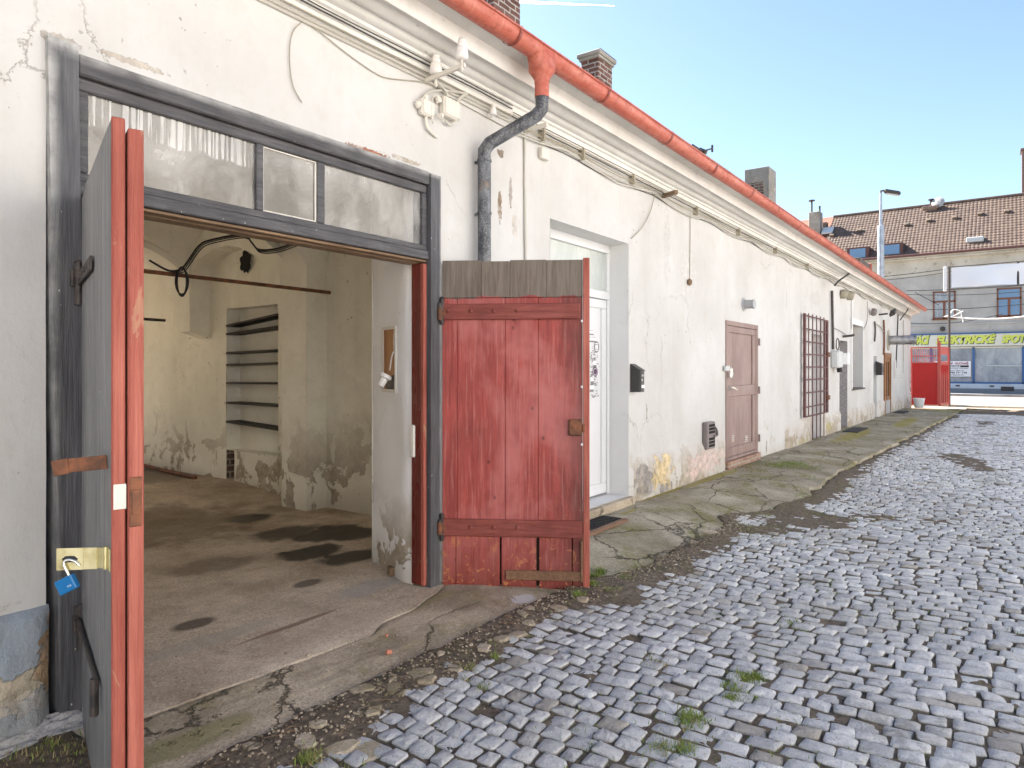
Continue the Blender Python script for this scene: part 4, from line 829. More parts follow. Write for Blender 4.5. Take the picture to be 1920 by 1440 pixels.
# barred door
g0, g1 = O['gr'][:2]; m = MB(); m.box(g0, g1, .22, .26, .02, 2.36, 0).box(g0 + .15, g1 - .15, .20, .22, 1.3, 2.2, .01).box(g0 + .15, g1 - .15, .20, .22, .3, 1.15, .01); m.build('door', 'door_white_old', B, label='old pale door behind the iron bars')
xa, xb_ = wx(1508, D - .07), wx(1551.5, D - .07); yg = -.07; zt, zb = wz(1508, 590, D - .07), wz(1508, 783, D - .07)
GR = empty('window_grille', (xa, 0, .1), 'dark brown iron bar grille fixed over the old pale door', 'grille')
m = MB(); m.box(xa - .02, xa + .09, yg - .02, yg + .02, zb, zt + .03, .003).box(xb_ - .09, xb_ + .02, yg - .02, yg + .02, zb, zt, .003); m.box(xb_ - .32, xb_ - .27, yg - .015, yg + .015, zb, zt, .003)
m.build('grille_frame', 'grille_iron', GR)
m = MB(); nb = 6
for i in range(1, nb):
    x = xa + (xb_ - xa) * (i / nb) ** 1.; lo = zb if i not in (2, 3, 4, 5) else .12; m.box(x - .013, x + .013, yg - .008, yg + .008, lo, zt + .05, 0)
for px in (1514, 1519): pass
m.build('upright_bars', 'grille_iron', GR)
m = MB()
for py in (591, 616, 640, 664, 688, 712, 737, 764, 782): z = wz(1508, py, D - .07); m.box(xa, xb_, yg - .022, yg - .009, z - .014, z + .014, 0)
m.build('cross_bars', 'grille_iron', GR)
for z in (wz(1545, 665), wz(1545, 745)): m = MB(); m.box(xb_ - .12, xb_ + .06, yg - .05, yg - .0, z - .05, z + .05, .01); m.build('latch', 'rusty_iron', GR)
# roughcast doorway: door inside
r0, r1 = O['rec'][:2]; m = MB(); m.box(r0, r1, .60, .64, .1, 2.31, 0); m.box(r0 + .1, r0 + .25, .55, .6, 1., 1.1, .01); m.build('door', 'door_white_old', B, label='door deep inside the roughcast doorway')
m = MB(); m.box(r0 + .001, r1 - .001, -.06, .6, -.05, .12, .01); m.build('doorstep', 'pavement_concrete', B)
# window
a, b_, z0, z1 = *O['win'][:2], 1.08, 2.80; m = MB()
for q in ((a, b_, z1 - .08, z1), (a, b_, z0, z0 + .1), (a, a + .1, z0 + .1, z1 - .08), (b_ - .1, b_, z0 + .1, z1 - .08), ((a + b_) / 2 - .05, (a + b_) / 2 + .05, z0 + .1, z1 - .08)): m.box(*q[:2], .26, .33, *q[2:], .008)
WN = m.build('window', 'bare_brown_wood', B, label='wooden window deep in its grey reveal'); m = MB(); m.box(a, b_, .30, .305, z0, z1, 0); m.build('pane', 'dark_glass', WN)
m = MB(); m.box(a - .06, b_ + .06, -.06, .0, z0 - .04, z0 + .0, .004).box(a + .001, b_ - .001, .0, .26, z0 - .02, z0 + .004, 0); m.build('sill', 'dark_iron', WN)
m = MB(); m.box(a - .14, a, -.025, .001, z0 - .02, z1 + .16, .004).box(b_, b_ + .05, -.012, .001, z0 - .02, z1 + .16, .004).box(a, b_, -.012, .001, z1, z1 + .16, .004); m.build('window_surround', 'reveal_plaster', B)
a, b_ = O['nar'][:2]; m = MB(); m.box(a, b_, .4, .44, .1, 2., 0); m.build('door', 'grey_leaf_paint', B, label='narrow door in the whitewashed reveal')
m = MB(); m.box(a + .001, b_ - .001, -.06, .4, -.05, .10, .01); m.build('doorstep', 'pavement_concrete', B)
# old varnished door
a, b_ = O['old'][:2]; z1 = 1.98; m = MB(); m.box(a - .16, a, -.05, .1, .1, z1 + .0, .006).box(b_, b_ + .12, -.05, .1, .1, z1, .006).box(a - .16, b_ + .12, -.055, .1, z1, z1 + .16, .006)
OD = m.build('glazed_door', 'varnish_wood', B, label='old varnished door with tall glass panes and grey kick board')
m = MB()
for q in ((a, b_, 1.85, z1), (a, b_, .55, .68), (a, a + .12, .68, 1.85), (b_ - .12, b_, .68, 1.85), ((a + b_) / 2 - .08, (a + b_) / 2 + .08, .68, 1.85)): m.box(q[0] + .001, q[1] - .001, -.02, .03, *q[2:], .006)
m.build('door_panel', 'varnish_wood', OD)
m = MB(); m.box(a + .12, b_ - .12, .008, .012, .68, 1.85, 0); m.build('pane', 'dark_glass', OD)
m = MB(); m.box(a, b_, -.03, .03, .08, .55, .006); m.build('kick_board', 'grey_plastic', OD)
# downpipe with red funnel (hangs from gutter)
xd = wx(1016, 2.98); xw_ = wx(908, D - .09); DP = empty('downpipe', (xw_, -.09, 0), 'dark grey cranked downpipe running from the red gutter funnel down the white wall', 'downpipe')
yo = gy; zg = gz - gr
m = MB(); prof_ = [(-.00, .135), (.04, .125), (.12, .07), (.17, .056), (.19, .055)]
ring = []; n = 20
for h, r_ in [(.075, .17), (.03, .165), (-.02, .135), (-.06, .105), (-.10, .075), (-.135, .058)]:
    ry_ = min(r_, .088 if h > -.03 else r_); ring.append([(xd + r_ * cos(a_), yo + ry_ * sin(a_), zg + h) for a_ in rng(0, 2 * pi, n + 1)[:-1]])
m.add([v for r_ in ring for v in r_], [(i * n + j, i * n + (j + 1) % n, (i + 1) * n + (j + 1) % n, (i + 1) * n + j) for i in range(len(ring) - 1) for j in range(n)])
m.tube([(xd, yo, zg - .13), (xd, yo, ZC + 2.115)], .056, 20, False); m.tube([(xd, yo, zg - .135), (xd, yo, zg - .15)], .060, 20)
m.build('funnel', 'red_gutter_paint', DP, smooth=40)
m = MB(); ztop = ZC + 2.13; zel = ZC + (HOR - 283) * (xw_ * c_ + (D - .09) * s_) / F
P = [(xd, yo, ztop), (xd, yo, ztop - .10), (xd - .015, yo + .04, ztop - .15), (xw_ + .02, -.13, zel + .06), (xw_, -.09, zel), (xw_, -.09, zel - .12), (xw_, -.09, 2.0), (xw_, -.09, .05)]
m.tube(P, .053, 20); m.build('pipe', 'dark_pipe', DP, smooth=50)
for z in (2.83, zel - .08): m = MB(); m.tube([(xw_, -.09, z - .008), (xw_, -.09, z + .008)], .059, 20); m.bar((xw_, -.04, z), (xw_, .0, z), .02); m.build('pipe_clamp', 'dark_pipe', DP)
# insulator bracket
def insul(mb, p, k=1.): mb.lathe([(0, .12 * k), (.018 * k, .118 * k), (.026 * k, .10 * k), (.020 * k, .092 * k), (.030 * k, .08 * k), (.022 * k, .066 * k), (.036 * k, .055 * k), (.040 * k, .0), (.030 * k, -.012 * k), (.0, -.01 * k)], p, (0, 0, 1), 18)
def onw(px, py, off=0.): dy = D - off; return Vector((wx(px, dy), -off, wz(px, py, dy)))
q0 = onw(796, 152, .0); e1 = onw(866, 122, .38); e2 = onw(817, 150, .10)
IB = empty('insulator_bracket', q0, 'white painted iron bracket with two porcelain insulators above the doorway', 'insulator')
m = MB(); m.bar(q0 + Vector((0, .01, 0)), e1 + Vector((.01, -.02, 0)), .022, .03, .002); m.tube([e1 - Vector((0, 0, .05)), e1 + Vector((0, 0, .06))], .008, 8); m.tube([e2 - Vector((0, 0, .05)), e2 + Vector((0, 0, .06))], .008, 8); m.lathe([(0, 0), (.014, 0), (.014, .02), (0, .02)], e1 - Vector((0, 0, .04)), n=6); m.lathe([(0, 0), (.014, 0), (.014, .02), (0, .02)], e2 - Vector((0, 0, .04)), n=6); m.build('bracket_arm', 'painted_iron', IB)
for e in (e1, e2): m = MB(); insul(m, e + Vector((0, 0, .05)), 1.15); m.build('insulator', 'porcelain', IB, smooth=60)
# junction boxes
def pbox(px0, px1, py0, py1, off, nm, lab, mat='painted_iron', bev=.01):
    a, b_ = wx(px0), wx(px1); za, zb_ = wz((px0 + px1) / 2, py1), wz((px0 + px1) / 2, py0); m = MB(); m.box(a, b_, -off, -.002, za, zb_, bev); m.box(a + .01, b_ - .01, -off - .006, -off + .001, za + .01, zb_ - .01, .005)
    for u in (0.15, .85): m.lathe([(0, .004), (.005, .004), (.006, 0)], (a + (b_ - a) * u, -off - .005, za + .02), (0, -1, 0), 6)
    return m
J1 = pbox(782, 806, 190, 220, .05, '', ''); x = wx(794); z = wz(794, 204); J1.lathe([(.028, 0), (.03, .01), (.012, .03), (.0, .03)], (wx(780), -.025, z), (-1, 0, 0), 12); J1.lathe([(.0, 0), (.016, 0), (.018, .03), (.01, .045)], (x, -.025, wz(794, 190)), n=10)
J1.tube(bez([(x, -.025, wz(794, 220)), (x + .01, -.025, wz(797, 238)), (wx(806), -.02, wz(806, 250)), (wx(817), -.015, wz(817, 258))], 6), .011, 8)
J1.build('junction_box', 'painted_iron', None, 'small white painted junction box with cut conduit stub, left one of two', 'junction box', 'junction boxes over the doorway')
J2 = pbox(822, 852, 188, 224, .06, '', ''); J2.lathe([(.0, 0), (.022, 0), (.024, .02), (.014, .05), (0, .05)], (wx(818), -.03, wz(818, 194)), (-.5, 0, .8), 12); J2.lathe([(.02, 0), (.026, .01), (.02, .03), (0, .03)], (wx(820), -.04, wz(820, 220)), (-1, -.3, -.2), 12)
J2.build('junction_box', 'painted_iron', None, 'square white painted junction box between looping conduits, right one of two', 'junction box', 'junction boxes over the doorway')
m = MB()
def wirepx(pts, off, r, n=6, sides=6): m.tube(bez([onw(px, py, off) for px, py in pts], n), r, sides)
wirepx([(792, 190), (797, 178), (815, 170), (845, 171), (876, 176)], .03, .009); wirepx([(812, 232), (808, 205), (812, 182), (818, 180)], .05, .008); wirepx([(876, 176), (862, 184), (855, 205), (855, 225), (845, 233), (835, 228)], .035, .010); wirepx([(818, 152), (836, 172), (840, 188)], .05, .010)
m.build('conduit_loops', 'painted_cable', None, 'white painted conduits looping round the two junction boxes', 'cable')
# long cable bundle under the cornice
rc = random.Random(11)
def run(x0, x1, z, amp, off, r, seed, mat, label, sag=.0, step=.22, sides=5, group='cables running under the cornice'):
    mb = MB(); P = []; nn_ = int((x1 - x0) / step)
    for i in range(nn_ + 1):
        x = x0 + (x1 - x0) * i / nn_; sg = sag * abs(sin(pi * x / 1.9)) ; P.append((x, -off - .012 * nz(x * 1.3, seed) , z - sg + amp * nz(x * .55, seed, 5) + .3 * amp * nz(x * 2.3, seed)))
    mb.tube(P, r, sides); return mb.build('cable', mat, None, label, 'cable', group)
xJ = 4.75
run(XL, xJ, 3.70, .003, .012, .010, 1, 'painted_cable', 'thick painted cable pressed along the wall top, lowest of the bundle left of the downpipe')
run(XL, xJ, 3.728, .003, .012, .008, 2, 'painted_cable', 'thick painted cable just above the lowest one left of the downpipe')
run(XL, xJ, 3.752, .005, .028, .005, 3, 'tan_cable', 'thin tan wire along the cornice foot left of the downpipe')
run(XL, xJ, 3.80, .012, .045, .0055, 4, 'dark_cable', 'dark wire hanging loosely before the lower cornice moulding near the doorway')
run(XL, xJ, 3.82, .016, .05, .0045, 5, 'dark_cable', 'uppermost dark wire before the cornice moulding near the doorway')
specs = [(3.70, .03, .02, .007, .06, 'painted_cable', 'white cable sagging between clips'), (3.69, .035, .03, .008, .08, 'painted_cable', 'thick white cable hanging lowest'), (3.72, .02, .03, .005, .02, 'tan_cable', 'tan wire twisting in the bundle'), (3.735, .02, .04, .005, .0, 'dark_cable', 'dark wire lying on the bundle'), (3.75, .015, .05, .0045, .0, 'tan_cable', 'thin tan wire in the upper bundle'), (3.77, .012, .055, .004, .0, 'dark_cable', 'thin dark wire highest on the cornice'), (3.71, .04, .045, .006, .04, 'tan_cable', 'loose tan cable bulging from the bundle'), (3.66, .015, .012, .004, .03, 'dark_cable', 'thin black telephone wire tacked below the bundle')]
for i, (z, am, of, r_, sg, mt, lb__) in enumerate(specs): run(4.75, XR - .1, z, am, of, r_, 20 + i, mt, lb__ + ' right of the downpipe', sg)
for i, px in enumerate((1010, 1085, 1180, 1300, 1380, 1450, 1510)):
    x = wx(px); m = MB(); m.box(x - .012, x + .012, -.07, 0, 3.655, 3.77, .003); m.build('cable_clip', 'tan_cable', None, ('cable clip strapped round the bundle ' + ['just right of the downpipe', 'above the white entrance door', 'right above the entrance recess', 'above the hanging ball wire', 'above the mauve door', 'left of the barred grille', 'over the barred grille'][i]), 'cable clip', 'clips holding the cable bundle')
m = MB(); a = onw(1243, 368, .0); b2 = onw(1268, 360, .28); m.bar(a, b2, .05, .05, .006); m.build('wood_block', 'bare_brown_wood', None, 'short weathered wooden block sticking out under the cable bundle above the mailbox', 'block')
m = MB(); a = onw(986, 245, .0); b2 = onw(1026, 233, .22); m.bar(a, b2, .03, .035, .004); m.build('cable_bracket', 'painted_iron', None, 'white painted bracket arm sticking out right of the downpipe', 'bracket'); m = MB(); m.box(wx(1008), wx(1022), -.05, -.005, 3.50, 3.60, .006); m.build('junction_box', 'painted_iron', None, 'tiny white terminal box under the bracket right of the downpipe', 'junction box')
m = MB(); insul(m, onw(925, 214, .06), .7); m.tube([onw(916, 208, .0), onw(917, 219, .02), onw(924, 221, .06)], .006, 6); m.build('insulator', 'porcelain', None, 'small single porcelain knob insulator left of the downpipe elbow', 'insulator')
def wire(pts, off, r, mat, label, nm='wire'):
    global m
    m = MB(); wirepx(pts, off, r); return m.build(nm, mat, None, label, 'wire')
wire([(570, 38), (548, 62), (543, 110), (549, 160), (566, 192)], .012, .0035, 'tan_cable', 'thin loose wire hanging in a hook shape on the wall above the workshop door')
wire([(570, 38), (600, 60), (650, 100), (700, 135), (730, 147), (800, 156), (840, 180), (960, 245), (1000, 262)], .012, .0035, 'tan_cable', 'thin wire drooping from the hook to the junction boxes')
wire([(984, 243), (984, 330), (985, 400), (986, 520)], .014, .012, 'painted_cable', 'white painted conduit running straight down beside the downpipe', 'conduit')
wire([(1228, 362), (1220, 395), (1205, 425), (1184, 447)], .02, .005, 'tan_cable', 'loose wire end curving down from the bundle above the entrance recess')
wire([(1294, 400), (1294, 450), (1293, 525)], .012, .005, 'tan_cable', 'straight wire hanging down with a small brown ball at its end')
m = MB(); m.lathe([(0, .05), (.03, .03), (.035, 0), (.03, -.03), (0, -.05)], onw(1293, 529, .03), n=10); m.build('wire_end', 'bare_brown_wood', None, 'small brown ball at the lower end of the straight hanging wire', 'ball')
wire([(1560, 545), (1561, 600), (1562, 655)], .05, .03, 'dark_iron', 'thick dark conduit running down to the grey electric box', 'conduit')
wire([(1565, 535), (1575, 525), (1600, 508)], .25, .02, 'rubber', 'short thick black cable rising from the bundle to the gutter', 'cable')
wire([(1564, 615), (1578, 622), (1590, 630)], .03, .006, 'dark_cable', 'thin wire from the conduit to the small spout beside the window')
wire([(1596, 560), (1596, 600), (1597, 640)], .015, .006, 'dark_cable', 'thin wire coming down left of the grey window')
wire([(1626, 565), (1626, 600), (1619, 618)], .015, .006, 'dark_cable', 'thin wire curving down right of the grey window')
wire([(1684, 590), (1682, 640), (1680, 690)], .03, .02, 'dark_cable', 'dark cable down the wall beside the flue pipe')
wire([(1694, 600), (1694, 650), (1693, 700)], .03, .012, 'tan_cable', 'thin pipe down the wall near the far corner')
wire([(1657, 600), (1658, 640), (1657, 665)], .05, .03, 'rusty_iron', 'rusty pipe above the old varnished door', 'pipe')
wire([(1640, 603), (1641, 620), (1640, 640)], .05, .025, 'dark_iron', 'short dark pipe above the narrow doorway', 'pipe')
wire([(1640, 606), (1650, 612), (1657, 622)], .05, .015, 'tan_cable', 'wire bridging from the short dark pipe to the rusty pipe')
wire([(1700, 567), (1702, 580), (1692, 594), (1688, 600)], .2, .02, 'rubber', 'black cable looping round the far end of the cornice', 'cable')
# mailbox
def mailbox(px0, px1, py0, py1, dep, lab, g=None, roof=True):
    a = wx(px0); b_ = wx(px1, D - dep); z1, z0 = wz(px0, py0), wz(px0, py1); T = empty('mailbox', (a, 0, z0), lab, 'mailbox', g)
    m = MB(); m.add([(a, 0, z0), (b_, 0, z0), (b_, -dep, z0), (a, -dep, z0), (a, 0, z1), (b_, 0, z1), (b_, -dep, z1 - .07), (a, -dep, z1 - .07)], [(0, 1, 2, 3), (4, 5, 6, 7), (0, 1, 5, 4), (1, 2, 6, 5), (2, 3, 7, 6), (3, 0, 4, 7)]); m.build('body', 'mailbox_steel', T)
    m = MB(); m.bar(((a + b_) / 2, .0, z1 + .004), ((a + b_) / 2, -dep - .015, z1 - .072 - .003), b_ - a + .014, .006, .002); m.build('lid', 'mailbox_steel', T)
    m = MB(); m.box(a + .015, b_ - .015, -dep - .007, -dep - .0005, z0 + .012, z1 - .085, .003); dr = m.build('door', 'mailbox_steel', T)
    zt_ = z1 - .085; m = MB(); m.box(a + .03, b_ - .03, -dep - .009, -dep - .0065, zt_ - .05, zt_ - .03, .001); m.build('slot', 'grey_plastic', dr)
    m = MB(); m.box((a + b_) / 2 - .03, (a + b_) / 2 + .05, -dep - .009, -dep - .0065, z0 + .045, z0 + .08, .001); m.build('name_plate', 'white_print', dr)
    m = MB(); m.lathe([(0, .006), (.01, .005), (.011, 0)], (a + .035, -dep - .0065, (z0 + z1) / 2 - .02), (0, -1, 0), 10); m.build('lock', 'steel', dr)
mailbox(1181.5, 1208, 683, 735, .12, 'black steel mailbox with slanted lid on the wall right of the white entrance')
mailbox(1645.5, 1653, 678, 703, .16, 'dark mailbox beside the old varnished door far down the wall')
# round grey vent / lamp over the brown door
m = MB(); c = onw(1394, 571, .0); m.lathe([(.0, 0), (.105, 0), (.105, .012), (.07, .016), (.066, .15), (.078, .155), (.078, .172), (.0, .168)], c, (0, -1, 0), 20); m.build('exhaust_vent', 'grey_plastic', None, 'round grey exhaust vent above the mauve brown door', 'vent', smooth=35)
# gas heater flue grille
a, b_ = wx(1316), wx(1331); z0, z1 = wz(1316, 843), wz(1316, 792)
m = MB(); m.box(a, b_, -.08, -.002, z0, z1, .012); VG = m.build('vent_grille', 'vent_brown', None, 'bent brown slotted vent grille low on the wall left of the mauve door', 'vent')
WL[VG.name] = VG.location.copy()
for i in range(7):
    if i == 3: continue
    for j in range(3): x = a + .06 + j * (b_ - a - .08) / 3; z = z0 + .03 + i * (z1 - z0 - .05) / 7; m = MB(); m.box(x, x + (b_ - a) / 4.2, -.0835, -.079, z, z + .035, 0); m.build('slot', 'dark_void', VG)
m = MB(); m.tube(bez([(b_ + .0, -.05, z1 - .05), (b_ + .03, -.09, z1 - .12), (b_ + .035, -.095, z1 - .2), (b_ - .08, -.09, z0 + .18)], 6), .012, 6); m.add([(b_, -.05, z1 - .04), (b_ + .05, -.09, z1 - .12), (b_ + .05, -.09, z1 - .22), (b_, -.06, z0 + .15)], [(0, 1, 2, 3)]); m.build('bent_guard', 'vent_brown', VG)
# electric box
x = wx(1562); z = wz(1562, 674); EB = empty('electric_box', (x, 0, z - .2), 'light grey electric meter box at the foot of the dark conduit right of the grille', 'electric box')
m = MB(); m.box(x - .30, x + .22, -.18, -.002, z - .20, z + .20, .03); m.build('box', 'light_plastic', EB); m = MB(); m.box(x + .20, x + .42, -.3, -.02, z - .12, z + .16, .02); m.build('socket', 'white_print', EB); m = MB(); m.tube([(x + .05, -.12, z - .2), (x + .05, -.14, z - .3)], .06, 10); m.build('gland', 'rubber', EB)
m = MB(); m.tube([Vector((x, -.10, z + .36)) + Vector((.16 * cos(q), 0, .14 * sin(q))) for q in rng(0, 2 * pi, 18)], .012, 6); m.build('cable_coil', 'dark_cable', EB)
# bell heads & lamps under the cornice
for px, py, lab in ((1580, 551, 'round weathered grey siren under the cornice above the grille, left of the pair'), (1592, 554, 'round weathered grey siren under the cornice, right of the pair')):
    m = MB(); c = onw(px, py, .05); m.lathe([(0, -.05), (.10, -.05), (.12, .0), (.11, .09), (.08, .12), (0, .12)], c, (.25, -1, -.3), 16); m.build('siren', 'tan_cable', None, lab, 'siren', 'weathered sirens under the cornice', smooth=40)
m = MB(); c = onw(1637, 585, .1); m.lathe([(0, -.07), (.10, -.05), (.12, .03), (.08, .1), (0, .1)], c, (.2, -1, -.2), 14); m.build('wall_lamp', 'vent_brown', None, 'small round brown lamp head left of the floodlight under the cornice', 'lamp', smooth=40)
FLp = onw(1648, 590, .0); FL = empty('floodlight', FLp, 'dark floodlight tilted down on an arm under the far cornice', 'floodlight')
m = MB(); m.bar(FLp, FLp + Vector((0, -.25, .02)), .05); m.build('arm', 'dark_iron', FL); m = MB(); m.obox(FLp + Vector((.1, -.38, .06)), (.16, 0, .07), (0, .08, -.04), (-.03, .01, .05), .015); m.build('head', 'dark_iron', FL)
m = MB(); p = onw(1579, 631, .0); m.tube([p + Vector((0, -.02, 0)), p + Vector((.08, -.2, .02)), p + Vector((.1, -.26, .04))], .03, 8); m.build('spout_pipe', 'dark_iron', None, 'small dark spout pipe poking out above the roughcast doorway', 'pipe')
m = MB(); c = onw(1665, 638, .0); L_ = .72; m.tube([c, c + Vector((.0, -L_, 0)), c + Vector((.02, -L_ - .12, .0))], .155, 16); m.tube([c + Vector((0, -.45, 0)), c + Vector((0, -.5, 0))], .165, 16); FP = m.build('flue_pipe', 'flue_steel', None, 'horizontal steel flue pipe projecting from the far end of the wall', 'flue pipe', smooth=40)
WL[FP.name] = FP.location.copy(); m = MB(); m.lathe([(0, 0), (.36, 0), (.36, .02), (0, .02)], c, (0, -1, 0), 16); m.build('wall_plate', 'tan_cable', FP)
m = MB(); a, b_ = wx(1676), wx(1691.5); z0, z1 = wz(1676, 709), wz(1676, 675); m.box(a, b_, -.03, -.001, z0, z1, .01); m.box(a + .1, b_ - .1, -.04, -.03, z0 + .08, z1 - .08, .01); m.build('meter_cabinet', 'wall_plaster', None, 'flat whitewashed meter cabinet door between flue pipe and far corner', 'cabinet')
# antenna arm on the roof edge
m = MB(); q = Vector((wx(1315, 3.6), .1, wz(1315, 284, 3.6))); qa = Vector((wx(1296, 3.5), .0, wz(1296, 272, 3.5))); qb = Vector((wx(1333, 3.6), .1, wz(1333, 279, 3.6))); m.tube([qa, q, qb], .012, 6).tube([q, q - Vector((.15, 0, .35))], .018, 6).tube([qb - Vector((0, 0, .05)), qb + Vector((0, 0, .05))], .015, 6).tube([q - Vector((0, .05, .03)), q + Vector((0, .05, .03))], .035, 6); m.build('antenna', 'dark_iron', None, 'small dark antenna arm above the red gutter', 'antenna')
# mats and bits on the pavement
gx, gy_ = gp(1105, 1000, .105), gp(1168, 975, .105)
MT = empty('door_mat', (5.7, -.21, .10), 'black rubber ring mat lying before the white entrance door', 'mat')
m = MB(); c0 = Vector((5.70, -.21, .112)); ux = Vector((.52, 0, 0)); uy = Vector((0, .105, 0))
for i in range(17): p = c0 - ux + ux * 2 * i / 16; m.bar(p - uy, p + uy, .012, .014)
for i in range(9): p = c0 - uy + uy * 2 * i / 8; m.bar(p - ux - Vector((0, 0, .003)), p + ux - Vector((0, 0, .003)), .012, .014)
m.build('lattice', 'rubber', MT)
m = MB(); m.box(5.15, 6.22, -.40, -.335, .095, .122, .004); m.build('mat_board', 'bare_batten', None, 'grey wooden lath lying along the edge of the rubber mat', 'board')
for px, py, lab in ((1604, 807, 'black rubber mat before the roughcast doorway'), (1690, 773, 'dark mat lying before the far varnished door')):
    x, y = gp(px, py, .1); m = MB(); m.box(x - .7, x + .7, y - .17, y + .17, .095, .125, .01); m.build('door_mat', 'rubber', None, lab, 'mat', 'rubber mats before the doors')
# small wooden offcut, brick chips, sticks
p = gp(742, 1078); m = MB(); m.obox((p[0], p[1], .045), (.05, -.03, .01), (.025, .04, 0), (0, 0, .03), .004); m.build('wood_offcut', 'bare_brown_wood', None, 'small brown block of wood at the foot of the white door reveal', 'wood block')
for px, py, s2, lab in ((729, 1228, .022, 'larger orange brick chip on the concrete apron'), (725, 1195, .012, 'tiny orange brick chip on the concrete apron behind the larger one')):
    p = gp(px, py); m = MB(); m.lathe([(0, -.01), (s2, 0), (s2 * .7, s2 * .8), (0, s2)], (p[0], p[1], .01), (.2, .1, 1), 5); m.build('brick_chip', 'brick_chip', None, lab, 'brick chip', 'brick chips on the apron')
# ================================================================ ground
def sst(a, b, x): t = max(0., min(1., (x - a) / (b - a))); return t * t * (3 - 2 * t)
def edge(x):   # y of the concrete edge
    if x < 4.5: b = -.80
    elif x < 5.0: b = -.80 - .25 * (x - 4.5) / .5
    elif x < 14.2: b = -1.05 - .36 * (x - 5) / 9.2
    else: b = -1.41 - .39 * (x - 14.2) / 14.6
    k = 1 if x < 4.6 else 2.1
    return b + k * (.05 * nz(x * 1.3, 3) + .035 * nz(x * 4.1, 5) + .015 * nz(x * 13, 9)) - (.18 * math.exp(-((x - 9.6) / 1.1) ** 2)) + (.25 * math.exp(-((x - 7.5) / .35) ** 2))
def mud(x, y):
    d = edge(x) - y                       # distance outside the concrete
    m_ = (1 - sst(.12, .42, d + .12 * nz(x * 2.2, y * 2.2, 4))) * (1 if x < 12 else .5)
    m_ += .75 * sst(.25, .5, nz(x * .55, y * .9, 11) + .35 * nz(x * 2.4, y * 2.4, 3)) * (1 if y > -3.2 else .4)
    m_ += .9 * math.exp(-(((x - 4.6) / .45) ** 2 + ((y + 1.15) / .3) ** 2))
    return min(1.2, m_)
def gh(x, y): return .018 * nz(x * .5, y * .5, 2) - .03 * sst(1.2, 3., -y) * .3
def soil_z(x, y):
    return gh(x, y) - .045 * sst(.0, .03, y - edge(x)) * (x > 1.34) - .011 + .010 * nz(x * 7, y * 7, 1) + .006 * nz(x * 19, y * 19, 2) + .022 * mud(x, y)
xs_ = rng(-4, 9, 420) + rng(9.1, 34, 190)[0:]; ys2 = rng(.02, -3.6, 130) + rng(-3.7, -14, 70)
m = MB(); m.grid(lambda x, y: (x, y, soil_z(x, y)), xs_, ys2); m.build('soil_ground', 'soil', None, kind='structure', smooth=True, recalc=False)
m = MB(); m.poly((-60, -90, -.12), (90, -90, -.12), (90, 70, -.12), (-60, 70, -.12)); m.build('ground', 'dusty_ground', None, kind='structure', recalc=False)
